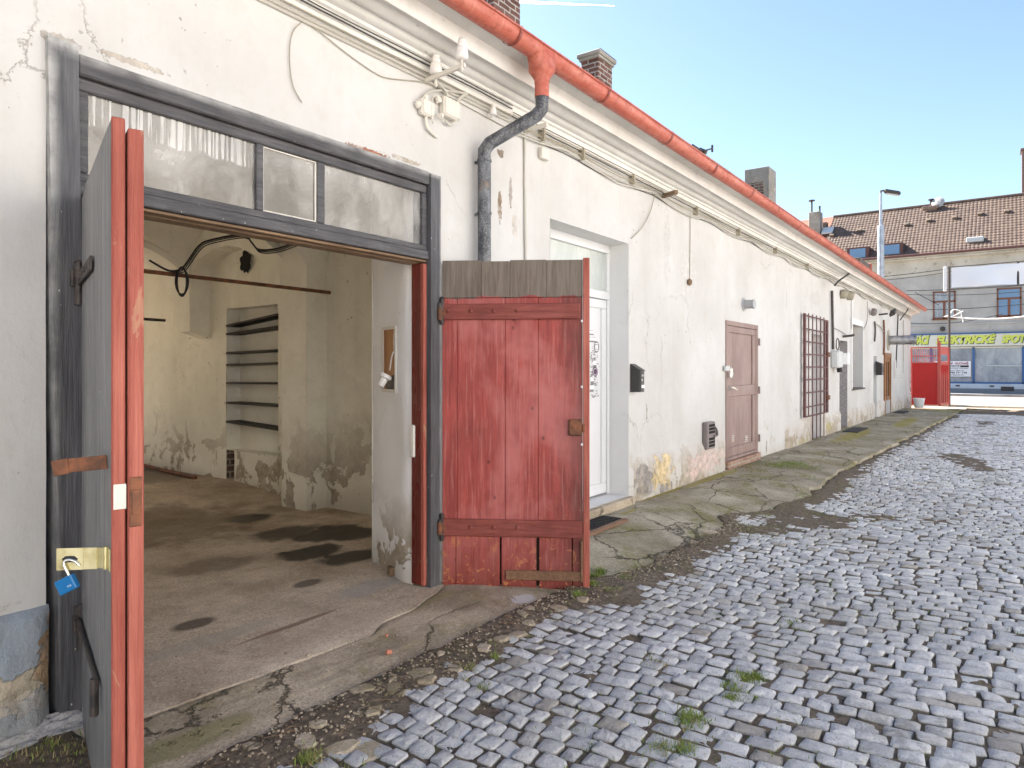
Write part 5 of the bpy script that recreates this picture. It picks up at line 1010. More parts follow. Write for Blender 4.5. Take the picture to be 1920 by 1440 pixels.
# setts
rs = random.Random(21); V = []; Fc = []; T = []
def P_(u, v):
    return (u + .13 * nz(u * .33, v * .33, 1) + .09 * sin(v * 1.15 + u * .13) + .02 * nz(u * 1.7, v * 1.7, 6), v + .10 * nz(u * .4, v * .4, 9) + .02 * nz(u * 1.9, v * 1.9, 3))
u = -2.2; row = 0
while u < 30.6:
    wr = rs.uniform(.088, .114); v = -.62 + rs.uniform(-.1, .1)
    while v > -8.4:
        ln = (.100 + .026 * sst(-1.5, -2.6, v) + .03 * nz(u * .3, v * .3, 14)) * rs.uniform(.8, 1.28)
        cu, cv = u + wr / 2, v - ln / 2; v -= ln
        cx, cy = P_(cu, cv); d = edge(cx) - cy
        if d < .10 or (cx > 29 and cx > 29.6 + .5 * nz(cy * 2)): continue
        md = mud(cx, cy)
        if md > .75 and rs.random() < (md - .6) * 1.3: continue
        if rs.random() < .006: continue
        near = cx < 11 and cy > -4.5; n = 12 if near else 8
        g = rs.uniform(.002, .008); jt = .012
        cn = [P_(cu + sx * (wr / 2 - g / 2) + rs.uniform(-jt, jt * .5) * sx, cv + sy * (ln / 2 - g / 2) + rs.uniform(-jt, jt * .5) * sy) for sx, sy in ((-1, -1), (1, -1), (1, 1), (-1, 1))]
        rp_ = rs.uniform(.12, .34); z0 = gh(cx, cy) + rs.gauss(0, .004) - .010 * md * rs.random(); tx, ty = rs.gauss(0, .05), rs.gauss(0, .05)
        ph = [2 * pi * (k + .5) / n for k in range(n)]; seed = rs.random() * 99
        base = len(V); rr = [1 + .09 * nz(cos(a) * 1.6 + seed, sin(a) * 1.6, seed) + .05 * (rs.random() - .5) for a in ph]
        for sc_k, dz, tb in ((1.0, -.05, 0.), (1.0, -.012, .12), (.98, -.004, .65), (.92, .0005, 1.), (.5, .002, 1.)):
            for k, a in enumerate(ph):
                ca, sa = cos(a), sin(a); q = rr[k] * sc_k
                uu = (abs(ca) ** rp_) * (1 if ca > 0 else -1) * q; vv = (abs(sa) ** rp_) * (1 if sa > 0 else -1) * q
                uu = max(-1.05, min(1.05, uu)); vv = max(-1.05, min(1.05, vv))
                f1, f2 = (uu + 1) / 2, (vv + 1) / 2
                x = (cn[0][0] * (1 - f1) + cn[1][0] * f1) * (1 - f2) + (cn[3][0] * (1 - f1) + cn[2][0] * f1) * f2
                y = (cn[0][1] * (1 - f1) + cn[1][1] * f1) * (1 - f2) + (cn[3][1] * (1 - f1) + cn[2][1] * f1) * f2
                zz_ = z0 + dz + (x - cx) * tx + (y - cy) * ty + (.0055 * (rs.random() - .5) if sc_k < .99 and near else 0)
                V.append((x, y, zz_)); T.append(tb)
        V.append((cx, cy, z0 + .006)); T.append(1.)
        t1, t2 = rs.random(), rs.random()
        T[base:] = [(t1, t2, b_) for b_ in T[base:]]
        for r_ in range(4):
            for k in range(n): a, b_ = base + r_ * n + k, base + r_ * n + (k + 1) % n; Fc.append((a, b_, b_ + n, a + n))
        for k in range(n): Fc.append((base + 4 * n + k, base + 4 * n + (k + 1) % n, base + 5 * n))
    u += wr + .002; row += 1
m = MB(); m.v = V; m.f = Fc; o = m.build('cobblestones', 'granite_setts', None, kind='structure', smooth=True, recalc=False, loc=(0, 0, 0))
ca_ = o.data.color_attributes.new('tone', 'FLOAT_COLOR', 'POINT'); ca_.data.foreach_set('color', np.array([(a, b_, c, 1.) for a, b_, c in T], dtype=np.float32).ravel())
# concrete pavement strip along the wall
m = MB()
def pz(x, y): return .025 + .078 * sst(4.6, 5.3, x) + .008 * nz(x * .8, y * 2) + .004 * nz(x * 5, y * 5) - (.092 if x < 9.5 else .045) * sst(.25, 1.0, y / edge(x)) + .006 * nz(x * 14, y * 14)
def pv(x, v):
    e = edge(x); vv = min(v, 1.); y = e * vv + .02; z = pz(x, y)
    if v > 1: z = -.08; y -= .012 + .02 * nz(x * 9, 4)
    elif v > .93: z -= .012
    return (x, y, z)
m.grid(pv, rng(4.62, 30.3, 620), rng(0, .92, 14) + [.96, 1., 1.01]); m.grid(lambda y, z: (4.62 + .03 * nz(y * 9), y, z), rng(.02, edge(4.62), 14), [.03, -.08])
m.build('pavement', 'pavement_concrete', None, kind='structure', smooth=40, recalc=False)
# floor slab and outer apron separated by a real crack
CP = [(-1, -.2), (1.0, -.2), (1.59, -.25), (2.3, -.31), (2.89, -.35), (3.05, -.27), (3.35, -.24), (3.72, -.13), (4.0, .0), (4.5, .05)]
def crk(x):
    for (a, ya_), (b_, yb_) in zip(CP, CP[1:]):
        if a <= x <= b_: return ya_ + (yb_ - ya_) * (x - a) / (b_ - a) + .018 * nz(x * 4, 2) + .010 * nz(x * 15, 6)
    return -.2
def fz_(x, y): return .006 * nz(x * 1.2, y * 1.2, 3) + .003 * nz(x * 5, y * 5) + .02 * sst(.8, 2.5, y) * 0 + .0
m = MB()
m.grid(lambda x, v: (x, crk(x) + .009 + .008 * nz(x * 6, 3) + (.9 - crk(x)) * v, .006 + fz_(x, v) - (.006 if v == 0 else 0)), rng(1.3, 4.3, 260), rng(0, 1, 26)); m.grid(lambda x, v: (x, crk(x) + .009 + .008 * nz(x * 6, 3), .004 - .05 * v), rng(1.3, 4.3, 260), [0, 1])
m.grid(lambda x, y: (x, y, .004 + fz_(x, y) + .135 * sst(3.2, 4.9, y)), rng(-.6, 6.2, 60), rng(.89, 9.7, 80))
m.build('workshop_floor', 'floor_concrete', None, kind='structure', smooth=40, recalc=False)
m = MB()
m.grid(lambda x, v: (x, (crk(x) - .004) * (1 - v) + edge(x) * v, fz_(x, v * 3) + .004 - .024 * v ** 4 - (.006 if v in (0, 1) else 0) - .006 * max(0, nz(x * 3, v * 6, 8))), rng(1.36, 4.42, 240), rng(0, 1, 30))
m.grid(lambda x, v: (x, edge(x) - .012 * v, -.020 - .05 * v), rng(1.36, 4.42, 240), [0, 1]); m.grid(lambda x, v: (x, crk(x) - .004, -.003 - .05 * v), rng(1.36, 4.42, 240), [0, 1])
m.build('apron', 'apron_concrete', None, kind='structure', smooth=40, recalc=False)
# ragged lump of render under the left post
m = MB(); m.grid(lambda u, v: (-.6 + 2.0 * u, -.02 - .13 * v - .05 * nz(u * 6, 3) * v, .055 - .09 * v ** 2 + .03 * nz(u * 9, v * 3, 6) + .02 * nz(u * 30, v * 9) + .008 * nz(u * 90, v * 25)), rng(0, 1, 200), rng(0, 1, 26)); m.build('wall_footing', 'footing_rubble', B, smooth=True, recalc=False)
# loose fragments of concrete lying in the soil
rf_ = random.Random(8)
def frag(x, y, r):
    n = rf_.randint(6, 9); ang = sorted(rf_.uniform(0, 2 * pi) for _ in range(n)); ang = [2 * pi * i / n + rf_.uniform(-.25, .25) for i in range(n)]
    z = soil_z(x, y) - .004; el = rf_.uniform(.5, .9); ro = rf_.uniform(0, pi)
    pts = []
    for a in ang:
        q = r * rf_.uniform(.7, 1.1); px_, py_ = q * cos(a), q * sin(a) * el; pts.append((x + px_ * cos(ro) - py_ * sin(ro), y + px_ * sin(ro) + py_ * cos(ro)))
    m = MB(); n = len(pts); lay = []
    for k, dz in ((1., -.02), (1.0, .004), (.88, .012)): lay += [(x + (a - x) * k, y + (b_ - y) * k, z + dz + rf_.uniform(-.002, .002)) for a, b_ in pts]
    lay.append((x, y, z + .014)); m.add(lay, [(i + L * n, (i + 1) % n + L * n, (i + 1) % n + (L + 1) * n, i + (L + 1) * n) for L in (0, 1) for i in range(n)] + [(2 * n + i, 2 * n + (i + 1) % n, 3 * n) for i in range(n)])
    m.build('concrete_fragment', 'apron_concrete', None, 'flat broken piece of concrete lying in the dark soil between apron and setts', 'concrete fragment', 'concrete fragments in the soil strip')
for i in range(20):
    x = 1.3 + 3.0 * i / 20 + rf_.uniform(-.05, .05); frag(x, edge(x) - rf_.uniform(.05, .30), rf_.uniform(.025, .085))
for px, py, r_ in ((745, 1290, .10), (790, 1262, .09), (1385, 960, .09), (1440, 930, .10), (1330, 1000, .1), (1300, 1020, .08), (1350, 985, .10), (640, 1400, .09), (690, 1400, .1)):
    x, y = gp(px, py); frag(x, y, r_)
# crumbs, twigs and grass
def stuffmesh(name, mat, label, cat): return name
m = MB(); rg_ = random.Random(4)
for i in range(2600):
    x = .7 + 7 * rg_.random() ** 1.3; e = edge(x); y = e - abs(rg_.gauss(0, .22)) if rg_.random() < .8 else rg_.uniform(-3.4, .3)
    if y > e and x > .9: z = .006 if x < 4.5 else pz(x, y) + .002
    else: z = soil_z(x, y) + .004
    s2 = rg_.uniform(.002, .008) * (1.6 if rg_.random() < .06 else 1); a = rg_.uniform(0, 6)
    m.obox((x, y, z), (s2 * cos(a), s2 * sin(a), 0), (-s2 * .7 * sin(a), s2 * .7 * cos(a), 0), (0, 0, s2 * .5), s2 * .2)
m.build('gravel', 'apron_concrete', None, 'loose crumbs and grit scattered on apron, soil and setts', 'gravel', kind='stuff')
m = MB()
for i in range(210):
    x = .8 + 5.5 * rg_.random() ** 1.2; y = edge(x) - abs(rg_.gauss(.05, .22)); 
    if i > 150: x, y = gp(rg_.gauss(1010, 60), rg_.gauss(1135, 14))
    if i > 185: x, y = gp(rg_.gauss(1390, 30), rg_.gauss(885, 8))
    z = max(soil_z(x, y), -.0) + .008; a = rg_.uniform(0, pi); L = rg_.uniform(.03, .13)
    P = [(x + L * t * cos(a + .5 * t), y + L * t * sin(a + .5 * t), z + .015 * sin(pi * t) * rg_.random()) for t in rng(-.5, .5, 5)]; m.tube(P, rg_.uniform(.0008, .002), 4, False)
m.build('twigs', 'bare_brown_wood', None, 'dead stalks and twigs strewn on the soil between apron and setts', 'twigs', kind='stuff')
GV, GF, GT = [], [], []
def blade(x, y, z, h, w_, dr, gn):
    a = rg_.uniform(0, 2 * pi); ln = rg_.uniform(.2, .9) * h; ux_, uy_ = cos(a), sin(a); px_, py_ = -uy_ * w_, ux_ * w_; b = len(GV)
    for t in (0, .4, .75): X = x + ux_ * ln * t ** 1.6; Yy = y + uy_ * ln * t ** 1.6; Zz = z + h * (t - .22 * t * t); k = (1 - t * .6); GV.extend([(X - px_ * k, Yy - py_ * k, Zz), (X + px_ * k, Yy + py_ * k, Zz)])
    GV.append((x + ux_ * ln, y + uy_ * ln, z + h * .72)); GF.extend([(b, b + 1, b + 3, b + 2), (b + 2, b + 3, b + 5, b + 4), (b + 4, b + 5, b + 6)]); GT.extend([(dr, gn, 0, 1)] * 7)
def tuft(px, py, r, n, h, dry=.1, z=0.):
    cx, cy = gp(px, py, z)
    for _ in range(n):
        x, y = cx + rg_.gauss(0, r * .5), cy + rg_.gauss(0, r * .5); zz_ = (soil_z(x, y) + .006) if z == 0 else z
        blade(x, y, zz_, h * rg_.uniform(.25, .85), rg_.uniform(.0012, .0024), 1. if rg_.random() < dry else rg_.random() * .3, rg_.random())
for a in ((1297, 1348, .07, 420, .06), (1395, 1268, .065, 360, .045), (1380, 1285, .07, 260, .04), (1418, 1265, .05, 200, .04), (1372, 1305, .05, 180, .035), (1412, 1305, .04, 60, .025), (580, 1424, .05, 220, .06, .3), (1240, 1400, .06, 190, .035, .3), (1285, 1400, .06, 190, .035), (1110, 1400, .04, 50, .02),
          (1485, 1170, .08, 240, .03), (1520, 1185, .07, 160, .03), (1565, 1110, .08, 90, .018, .4), (1340, 1150, .06, 80, .02), (1360, 1175, .06, 60, .02), (1420, 1220, .09, 120, .02, .3), (1560, 1085, .06, 50, .02), (1490, 1045, .1, 90, .015, .5), (1230, 1240, .08, 120, .03, .7), (905, 1285, .05, 120, .03, .3), (870, 1275, .05, 60, .03, .5), (880, 1250, .06, 90, .03, .5), (930, 1232, .04, 70, .03), (1000, 1190, .08, 70, .02, .5),
          (1115, 1078, .05, 240, .09, .1), (1125, 1068, .05, 160, .10, .05), (1110, 1100, .05, 160, .05, .1), (1085, 1120, .05, 150, .05, .1), (1175, 1085, .08, 90, .025, .2), (1148, 1110, .08, 90, .03, .3),
          (380, 1150 + 212, .06, 50, .02), (335, 1352, .05, 80, .015), (290, 1360, .05, 90, .02), (105, 1402, .09, 90, .05, .5), (60, 1422, .12, 80, .05, .6), (140, 1418, .07, 60, .04, .6), (1250, 1030, .1, 60, .015)): tuft(*a)
for a in ((1455, 877, .30, 1500, .11, .12, .07), (1480, 872, .25, 1200, .10, .1, .07), (1505, 880, .28, 1200, .08, .1, .05), (1415, 885, .22, 380, .09, .75, .09), (1400, 878, .12, 160, .12, .9, .09), (1490, 893, .25, 500, .05, .3, .06), (1540, 868, .4, 260, .06, .8, .09), (1600, 835, .5, 240, .04, .6, .1),
          (1755, 772, .9, 1100, .12, .1, .05), (1735, 770, .7, 500, .10, .4, .06), (1775, 770, .7, 500, .10, .15, .03), (1650, 777, .2, 90, .25, .9, .1), (1700, 768, .4, 60, .15, .9, .1), (1420, 945, .14, 120, .03, .3, .04), (1480, 925, .2, 260, .04, .2, .01), (1505, 930, .2, 200, .03, .3, .01), (1430, 965, .12, 120, .03, .2, .01), (1355, 960, .1, 60, .02, .3, .04), (1270, 985, .15, 120, .02, .4, .04)): tuft(*a)
for i in range(12000):   # thin growth in the joints
    x, y = 1 + 12 * rg_.random() ** 1.3, -1.0 - 2.6 * rg_.random()
    if nz(x * .9, y * .9, 31) + .4 * nz(x * 4, y * 4, 7) > .12: blade(x, y, soil_z(x, y) + .004, rg_.uniform(.012, .03), .002, .4 * (rg_.random() < .4), rg_.random())
for i in range(60):
    p = gp(rg_.gauss(798, 7), 1092); blade(p[0], p[1], .0, rg_.uniform(.08, .42), .0018, 1., .5)
m = MB(); m.v = GV; m.f = GF; o = m.build('grass', 'grass_blade', None, 'grass and weeds growing in the joints and along the soil strip', 'grass', kind='stuff', recalc=False, loc=(0, 0, 0))
ca_ = o.data.color_attributes.new('tone', 'FLOAT_COLOR', 'POINT'); ca_.data.foreach_set('color', np.array(GT, dtype=np.float32).ravel())
# road beyond the gate
m = MB(); m.poly((37.5, -80, -.104), (52.2, -80, -.104), (52.2, 60, -.104), (37.5, 60, -.104)); m.build('road', 'asphalt', None, kind='structure', recalc=False)
m = MB(); m.box(52.3, 56, -80, 60, -.3, .02, .03); m.build('far_pavement', 'far_pavement', None, kind='structure')
m = MB(); m.box(52.2, 52.32, -80, 60, -.3, .035, .01); m.box(37.35, 37.5, -80, 60, -.3, -.03, .02); m.build('kerb', 'chimney_render', None, kind='structure')
# ================================================================ red yard gate
GT_ = empty('yard_gate', (33.0, -.95, 0), 'red sheet metal yard gate with barred top beside the far corner of the white building', 'gate')
def gq(a, y0): return a
xg = 33.12; m = MB(); m.box(xg, xg + .012, -.97, -.04, .16, 1.86, 0); m.build('sheet_panel', 'gate_red', GT_)
m = MB()
for q in ((-1.0, -.95, .12, 2.86), (-.06, -.01, .12, 2.5)): m.box(xg - .03, xg + .03, *q, .004)
for z in (.12, 1.84, 2.12, 2.46): m.box(xg - .025, xg + .025, -.95, -.06, z, z + .04, .004)
m.build('gate_frame', 'gate_rose', GT_)
m = MB()
for i in range(1, 12): y = -.95 + .89 * i / 12; m.tube([(xg, y, 1.88), (xg, y, 2.46)], .009, 5)
for i in (2, 5, 8): y = -.95 + .89 * i / 12; m.tube([(xg + .0, y, 1.88), (xg, y + .2, 2.12)], .009, 5)
m.build('top_bars', 'gate_rose', GT_)
p0, p1 = Vector((33.12, -1.03, 0)), Vector((34.55, -1.24, 0)); dv = (p1 - p0).normalized(); nv = Vector((dv.y, -dv.x, 0))
m = MB()
for t in (0, 1): p = p0.lerp(p1, t); m.bar(p + Vector((0, 0, .08)), p + Vector((0, 0, 2.7 if t == 0 else 2.52)), .07)
for z in (.12, 1.9, 2.3, 2.5): m.bar(p0 + Vector((0, 0, z)), p1 + Vector((0, 0, z)), .04)
m.build('gate_leaf_frame', 'gate_rose', GT_)
m = MB(); m.bar(p0 + nv * -.0 + Vector((0, 0, 1.0)), p1 + Vector((0, 0, 1.0)), .01, 1.78); m.bar(p0 + Vector((0, 0, 2.35)), p1 + Vector((0, 0, 2.35)), .01, .3)
m.build('gate_leaf_sheet', 'gate_rose', GT_)
m = MB()
for i in range(1, 5):
    p = p0.lerp(p1, i / 5) + nv * .02
    for sg in (-1, 1): m.tube([p + Vector((0, 0, .2)), p + Vector((0, 0, 1.35)), p + dv * .10 * sg + Vector((0, 0, 1.6)), p + dv * .12 * sg + Vector((0, 0, 1.75))], .014, 5)
    m.tube([p + Vector((0, 0, 1.3)), p + Vector((0, 0, 1.8))], .014, 5)
    p = p0.lerp(p1, i / 5) - nv * .02
    for sg in (-1, 1): m.tube([p + Vector((0, 0, .2)), p + Vector((0, 0, 1.35)), p + dv * .10 * sg + Vector((0, 0, 1.6)), p + dv * .12 * sg + Vector((0, 0, 1.75))], .014, 5)
m.build('gate_ornament', 'gate_red', GT_)
# bucket
x, y = gp(1723, 764, .1); BK = empty('bucket', (x, y, .09), 'white plastic bucket standing at the wall foot before the red gate', 'bucket')
m = MB(); m.lathe([(0, 0), (.145, 0), (.155, .01), (.20, .35), (.215, .352), (.215, .375), (.19, .375), (.185, .33), (.14, .03), (0, .03)], (x, y, .09), n=24); m.build('pail', 'bucket_plastic', BK, smooth=40)
m = MB(); m.tube([(x + .21 * cos(a), y + .21 * sin(a) * .3 - .15, .09 + .33 - .12 * sin(a)) for a in rng(0, pi, 12)], .004, 5); m.build('handle', 'steel', BK)
# banner frame
px_b = Vector((34.7, -1.26, 0)); m = MB(); zt, zb = 5.9, 5.02
FR = empty('banner_frame', px_b, 'weathered white banner stretched between dark poles above the yard entrance', 'banner')
for y in (-1.26, -3.62, -6.3, -9.5): m = MB(); m.tube([(34.7, y, 0 if y in (-1.26, -9.5) else zb), (34.7, y, zt + .05)], .045, 8); m.build('pole', 'dark_iron', FR)
m = MB(); m.tube([(34.7, -1.2, zt + .02), (34.7, -9.5, zt + .1)], .02, 6); m.tube([(34.7, -1.2, zb - .03), (34.7, -9.5, zb - .0)], .012, 6); m.build('rail', 'dark_iron', FR)
m = MB(); m.grid(lambda u, v: (34.66 + .05 * nz(u * 9, v * 2) + .03 * sin(u * 26 + v * 5) * (1 - v), -1.34 - 8.1 * u, zb + .02 + (zt - zb - .04) * v + .012 * sin(u * 40)), rng(0, 1, 90), rng(0, 1, 10)); m.build('cloth', 'banner_cloth', FR, smooth=True, recalc=False)
m = MB(); m.box(34.62, 34.68, -1.17, -1.05, 4.9, 5.95, .01); m.build('upright_strip', 'white_print', FR)
# ================================================================ apartment building across the road
YL, YR_ = 8.4, -16.0; ZE = 9.5
A = empty('apartment_building', (XF, -3, 0), 'grey rendered building across the road with tiled roof and brown windows above a shop', 'building')
m = MB()
def fw_(y0, y1, z0, z1): m.grid(lambda y, z: (XF - .01 * nz(y * .8, z * .8), y, z), rng(y0, y1, max(2, int(abs(y1 - y0) / .6))), rng(z0, z1, max(2, int((z1 - z0) / .6))))
fw_(YL, YR_, 3.1, ZE); fw_(YL, YR_, 0, .68); fw_(YL, 3.2, .68, 3.1)
m.poly((XF, YL, 0), (XF + 10, YL, 0), (XF + 10, YL, ZE), (XF + 5, YL, 13.1), (XF, YL, ZE)); m.poly((XF, YR_, 0), (XF, YR_, ZE), (XF + 5, YR_, 13.1), (XF + 10, YR_, ZE), (XF + 10, YR_, 0)); m.poly((XF + 10, YL, 0), (XF + 10, YR_, 0), (XF + 10, YR_, ZE), (XF + 10, YL, ZE))
m.build('facade', 'street_facade', A, recalc=False)
m = MB(); m.box(XF - .03, XF + .0, YR_, YL, 8.1, 9.3, .01); m.build('frieze', 'street_facade_band', A)
m = MB(); m.box(XF - .35, XF + .1, YR_, YL, 9.22, 9.36, .02).box(XF - .45, XF + .1, YR_, YL, 9.37, 9.5, .02); m.build('eaves_cornice', 'street_facade_band', A)
m = MB(); m.box(XF - .06, XF + .0, YR_, YL, 4.6, 4.72, .01).box(XF - .05, XF, YR_, YL, 6.98, 7.06, .01); m.build('string_course', 'street_facade', A)
m = MB(); m.tube([(XF - .52, YL, 9.53), (XF - .52, YR_, 9.53)], .09, 8); m.build('eaves_gutter', 'dormer_brown', A)
def rfn(y, d): r_ = d / .34; return (XF - .48 + d * .815, y, 9.52 + .655 * d + .035 * abs(sin(pi * y / .23)) - .035 * (r_ - math.floor(r_)))
dd = []
for k in range(20): dd += [k * .34 + .001, k * .34 + .339]
m = MB(); m.grid(rfn, rng(YL, YR_, int((YL - YR_) / .058)), dd); m.poly((XF + 5.06, YL, 13.95), (XF + 5.06, YR_, 13.95), (XF + 10.5, YR_, 9.5), (XF + 10.5, YL, 9.5)); RF = m.build('roof', 'roof_tile', A, recalc=False)
m = MB(); m.tube([(XF + 5.06, YL, 13.98), (XF + 5.06, YR_, 13.98)], .13, 8); m.build('ridge_tiles', 'roof_tile', RF)
def onroof(px, py):   # point on the roof slope seen at px,py
    t = (px - 960) / F; q = (HOR - py) / F
    # x = XF-.48+.815d ; z=9.52+.655d ; solve q*(x c + dy s) = z-ZC, dy = x (s - t c)/(c + t s)
    k = c_ + s_ * (s_ - t * c_) / (c_ + t * s_); a = XF - .48
    d = (9.52 - ZC - q * k * a) / (q * k * .815 - .655); x = a + .815 * d; return Vector((x, x * (s_ - t * c_) / (c_ + t * s_) - D, 9.52 + .655 * d))
for px, py, lab in ((1608, 484, 'left dormer'), (1671, 477, 'right dormer')):
    p = onroof(px, py); m = MB(); w2 = .72; p.z -= .15
    m.add([(p.x, p.y - w2, p.z), (p.x, p.y + w2, p.z), (p.x, p.y + w2, p.z + .95), (p.x, p.y - w2, p.z + .95), (p.x + 1.5, p.y - w2, p.z + 1.0), (p.x + 1.5, p.y + w2, p.z + 1.0), (p.x + 1.5, p.y - w2, p.z + .5), (p.x + 1.5, p.y + w2, p.z + .5)], [(0, 1, 2, 3), (3, 2, 5, 4), (0, 3, 4, 6), (1, 7, 5, 2)])
    dm = m.build('dormer', 'dormer_brown', RF, recalc=False); 
for px, py in ((1608, 484), (1671, 477)):
    p = onroof(px, py); m = MB(); m.box(p.x - .04, p.x - .005, p.y - .52, p.y + .52, p.z + .0, p.z + .68, .01); m.build('skylight', 'sky_glass', RF)
p = onroof(1828, 454); m = MB(); m.box(p.x - .1, p.x + .5, p.y - .5, p.y + .5, p.z + .0, p.z + .35, .04); m.build('roof_hatch', 'light_plastic', RF)
p = onroof(1552, 434); m = MB(); m.obox(p + Vector((0, 0, .08)), (.35, 0, .28), (0, .4, 0), (-.04, 0, .05), .01); m.build('roof_window', 'light_plastic', RF)
for px, py in ((1612, 431), (1700, 420), (1742, 412), (1790, 407), (1838, 400), (1888, 395), (1560, 440)):
    p = onroof(px, py + 3); m = MB(); m.obox(p + Vector((0, 0, .08)), (.12, 0, .1), (0, .16, 0), (-.06, 0, .08), .02); m.build('vent_tile', 'own_tile', RF)
def ridge_ch(px0, px1, ytop, lab, mat='chimney_brick', pots=0):
    X = XF + 4.8; y0, y1 = fy(px0, X), fy(px1, X); zt_ = fz((px0 + px1) / 2, ytop, X); m = MB(); m.box(X - .4, X + .4, y1, y0, 12.6, zt_ - .25, .02).box(X - .5, X + .5, y1 - .1, y0 + .1, zt_ - .25, zt_, .03); o = m.build('chimney', mat, RF, label=lab)
    for k in range(pots): yy = y0 + (y1 - y0) * (k + .7) / (pots + .4); m = MB(); m.tube([(X, yy, zt_), (X, yy, zt_ + .5)], .10, 8).tube([(X, yy, zt_ + .52), (X, yy, zt_ + .58)], .22, 8); m.build('chimney_pot', 'dark_iron', RF)
ridge_ch(1734, 1758, 388, 'low dark brick chimney on the ridge beside a dish', pots=1)
X = XF + 4.8; yy = fy(1759, X); zc_ = fz(1759, 380, X); m = MB(); m.lathe([(0, .05), (.2, .03), (.42, -.06), (.44, -.06), (.2, .01), (0, .02)], (X - .3, yy, zc_), (-.9, .2, .3), 18); m.tube([(X - .2, yy, zc_), (X - .2, yy, 13.4)], .03, 6).tube([(X - .3, yy, zc_), (X - .75, yy + .1, zc_ + .2)], .015, 5); m.build('satellite_dish', 'grey_plastic', A)
# windows on the first floor
y1c, y2c = fy(1770.5), fy(1892); stp = y1c - y2c
for k in (-1, 0, 1, 2, 3, 4):
    yc = y1c - stp * k; 
    if yc < YR_ + 1: continue
    z0, z1, hw = 5.05, 6.93, .66; m = MB()
    for q in ((hw - .09, hw, z0, z1), (-hw, -hw + .09, z0, z1), (-hw, hw, z1 - .09, z1), (-hw, hw, z0, z0 + .1), (-hw, hw, 6.18, 6.30), (-.07, .07, z0, 6.2)): m.box(XF - .07, XF - .01, yc + q[0], yc + q[1], q[2], q[3], .005)
    W_ = m.build('window', 'window_brown', A); m = MB(); m.box(XF - .035, XF - .03, yc - hw + .05, yc + hw - .05, z0 + .05, z1 - .05, 0); m.build('pane', 'sky_glass' if k != 0 else 'shop_glass', W_)
    m = MB(); m.box(XF - .024, XF - .02, yc + .12, yc + hw - .1, z0 + .1, 6.15, 0).box(XF - .024, XF - .02, yc - hw + .1, yc - .12, z0 + .1, 6.15, 0); m.build('curtain', 'curtain', W_)
    m = MB(); m.box(XF - .14, XF - .01, yc - hw - .08, yc + hw + .08, z0 - .07, z0 - .005, .01); m.build('sill', 'window_brown', W_)
# shopfront
SH = empty('shopfront', (XF, -2, 0), 'shop windows with blue frames and pale plinth under the yellow lettering across the road', 'shopfront')
m = MB(); m.poly((XF + 1.6, 3.2, 0), (XF + 1.6, YR_, 0), (XF + 1.6, YR_, 3.1), (XF + 1.6, 3.2, 3.1)); m.poly((XF, 3.2, 3.1), (XF, YR_, 3.1), (XF + 1.6, YR_, 3.1), (XF + 1.6, 3.2, 3.1)); m.poly((XF, 3.2, .66), (XF, YR_, .66), (XF + 1.6, YR_, .66), (XF + 1.6, 3.2, .66)); m.poly((XF, 3.2, .66), (XF + 1.6, 3.2, .66), (XF + 1.6, 3.2, 3.1), (XF, 3.2, 3.1)); m.build('display_room', 'street_facade', SH, recalc=False)
m = MB(); m.box(XF - .08, XF - .01, YR_, 3.2, .0, .62, .01); m.build('plinth', 'shop_plinth', SH)
m = MB(); m.box(XF - .1, XF - .081, YR_, 3.2, .02, .30, .01); m.build('plinth_base', 'far_pavement', SH)
m = MB(); yb_ = [3.15, fy(1746), fy(1825.5), fy(1918.5), fy(1918.5) - 3.3, fy(1918.5) - 6.6]
for y in yb_: m.box(XF - .06, XF + .02, y - .07, y + .07, .62, 3.08, .01)
m.box(XF - .06, XF + .02, YR_, 3.2, .62, .74, .01); m.build('blue_frame', 'blue_trim', SH)
m = MB(); m.box(XF - .06, XF + .02, YR_, 3.2, 3.0, 3.09, .01); m.build('top_frame', 'sign_cream', SH)
m = MB(); m.box(XF + .03, XF + .035, YR_, 3.2, .7, 3.05, 0); m.build('shop_window', 'shop_glass', SH)
m = MB()
for a, b_ in ((1848, 1868), (1835, 1847)): pass
m.box(XF + .5, XF + .52, fy(1848), fy(1829), .75, 3.0, 0).box(XF + .5, XF + .52, fy(1824), fy(1810), .75, 3.0, 0); m.build('curtain', 'curtain', SH)
m = MB(); m.box(XF - .03, XF + .0, fy(1917), fy(1849), 1.78, 1.86, .005); m.box(XF + .2, XF + .23, fy(1886), fy(1853), .75, 1.75, .01); m.build('inner_frame', 'light_plastic', SH)
m = MB(); m.box(XF + .15, XF + .18, fy(1884), fy(1857), .8, 2.0, .01); m.build('dark_stand', 'dark_void', SH)
for px in (1796, 1860): m = MB(); y = fy(px); m.box(XF - .10, XF - .082, y - .12, y + .12, .42, .52, .004); m.build('vent', 'dark_iron', SH)
m = MB(); y = fy(1889); m.box(XF - .12, XF - .102, y - .35, y + .35, .16, .45, .004); m.build('cellar_grille', 'dark_iron', SH)
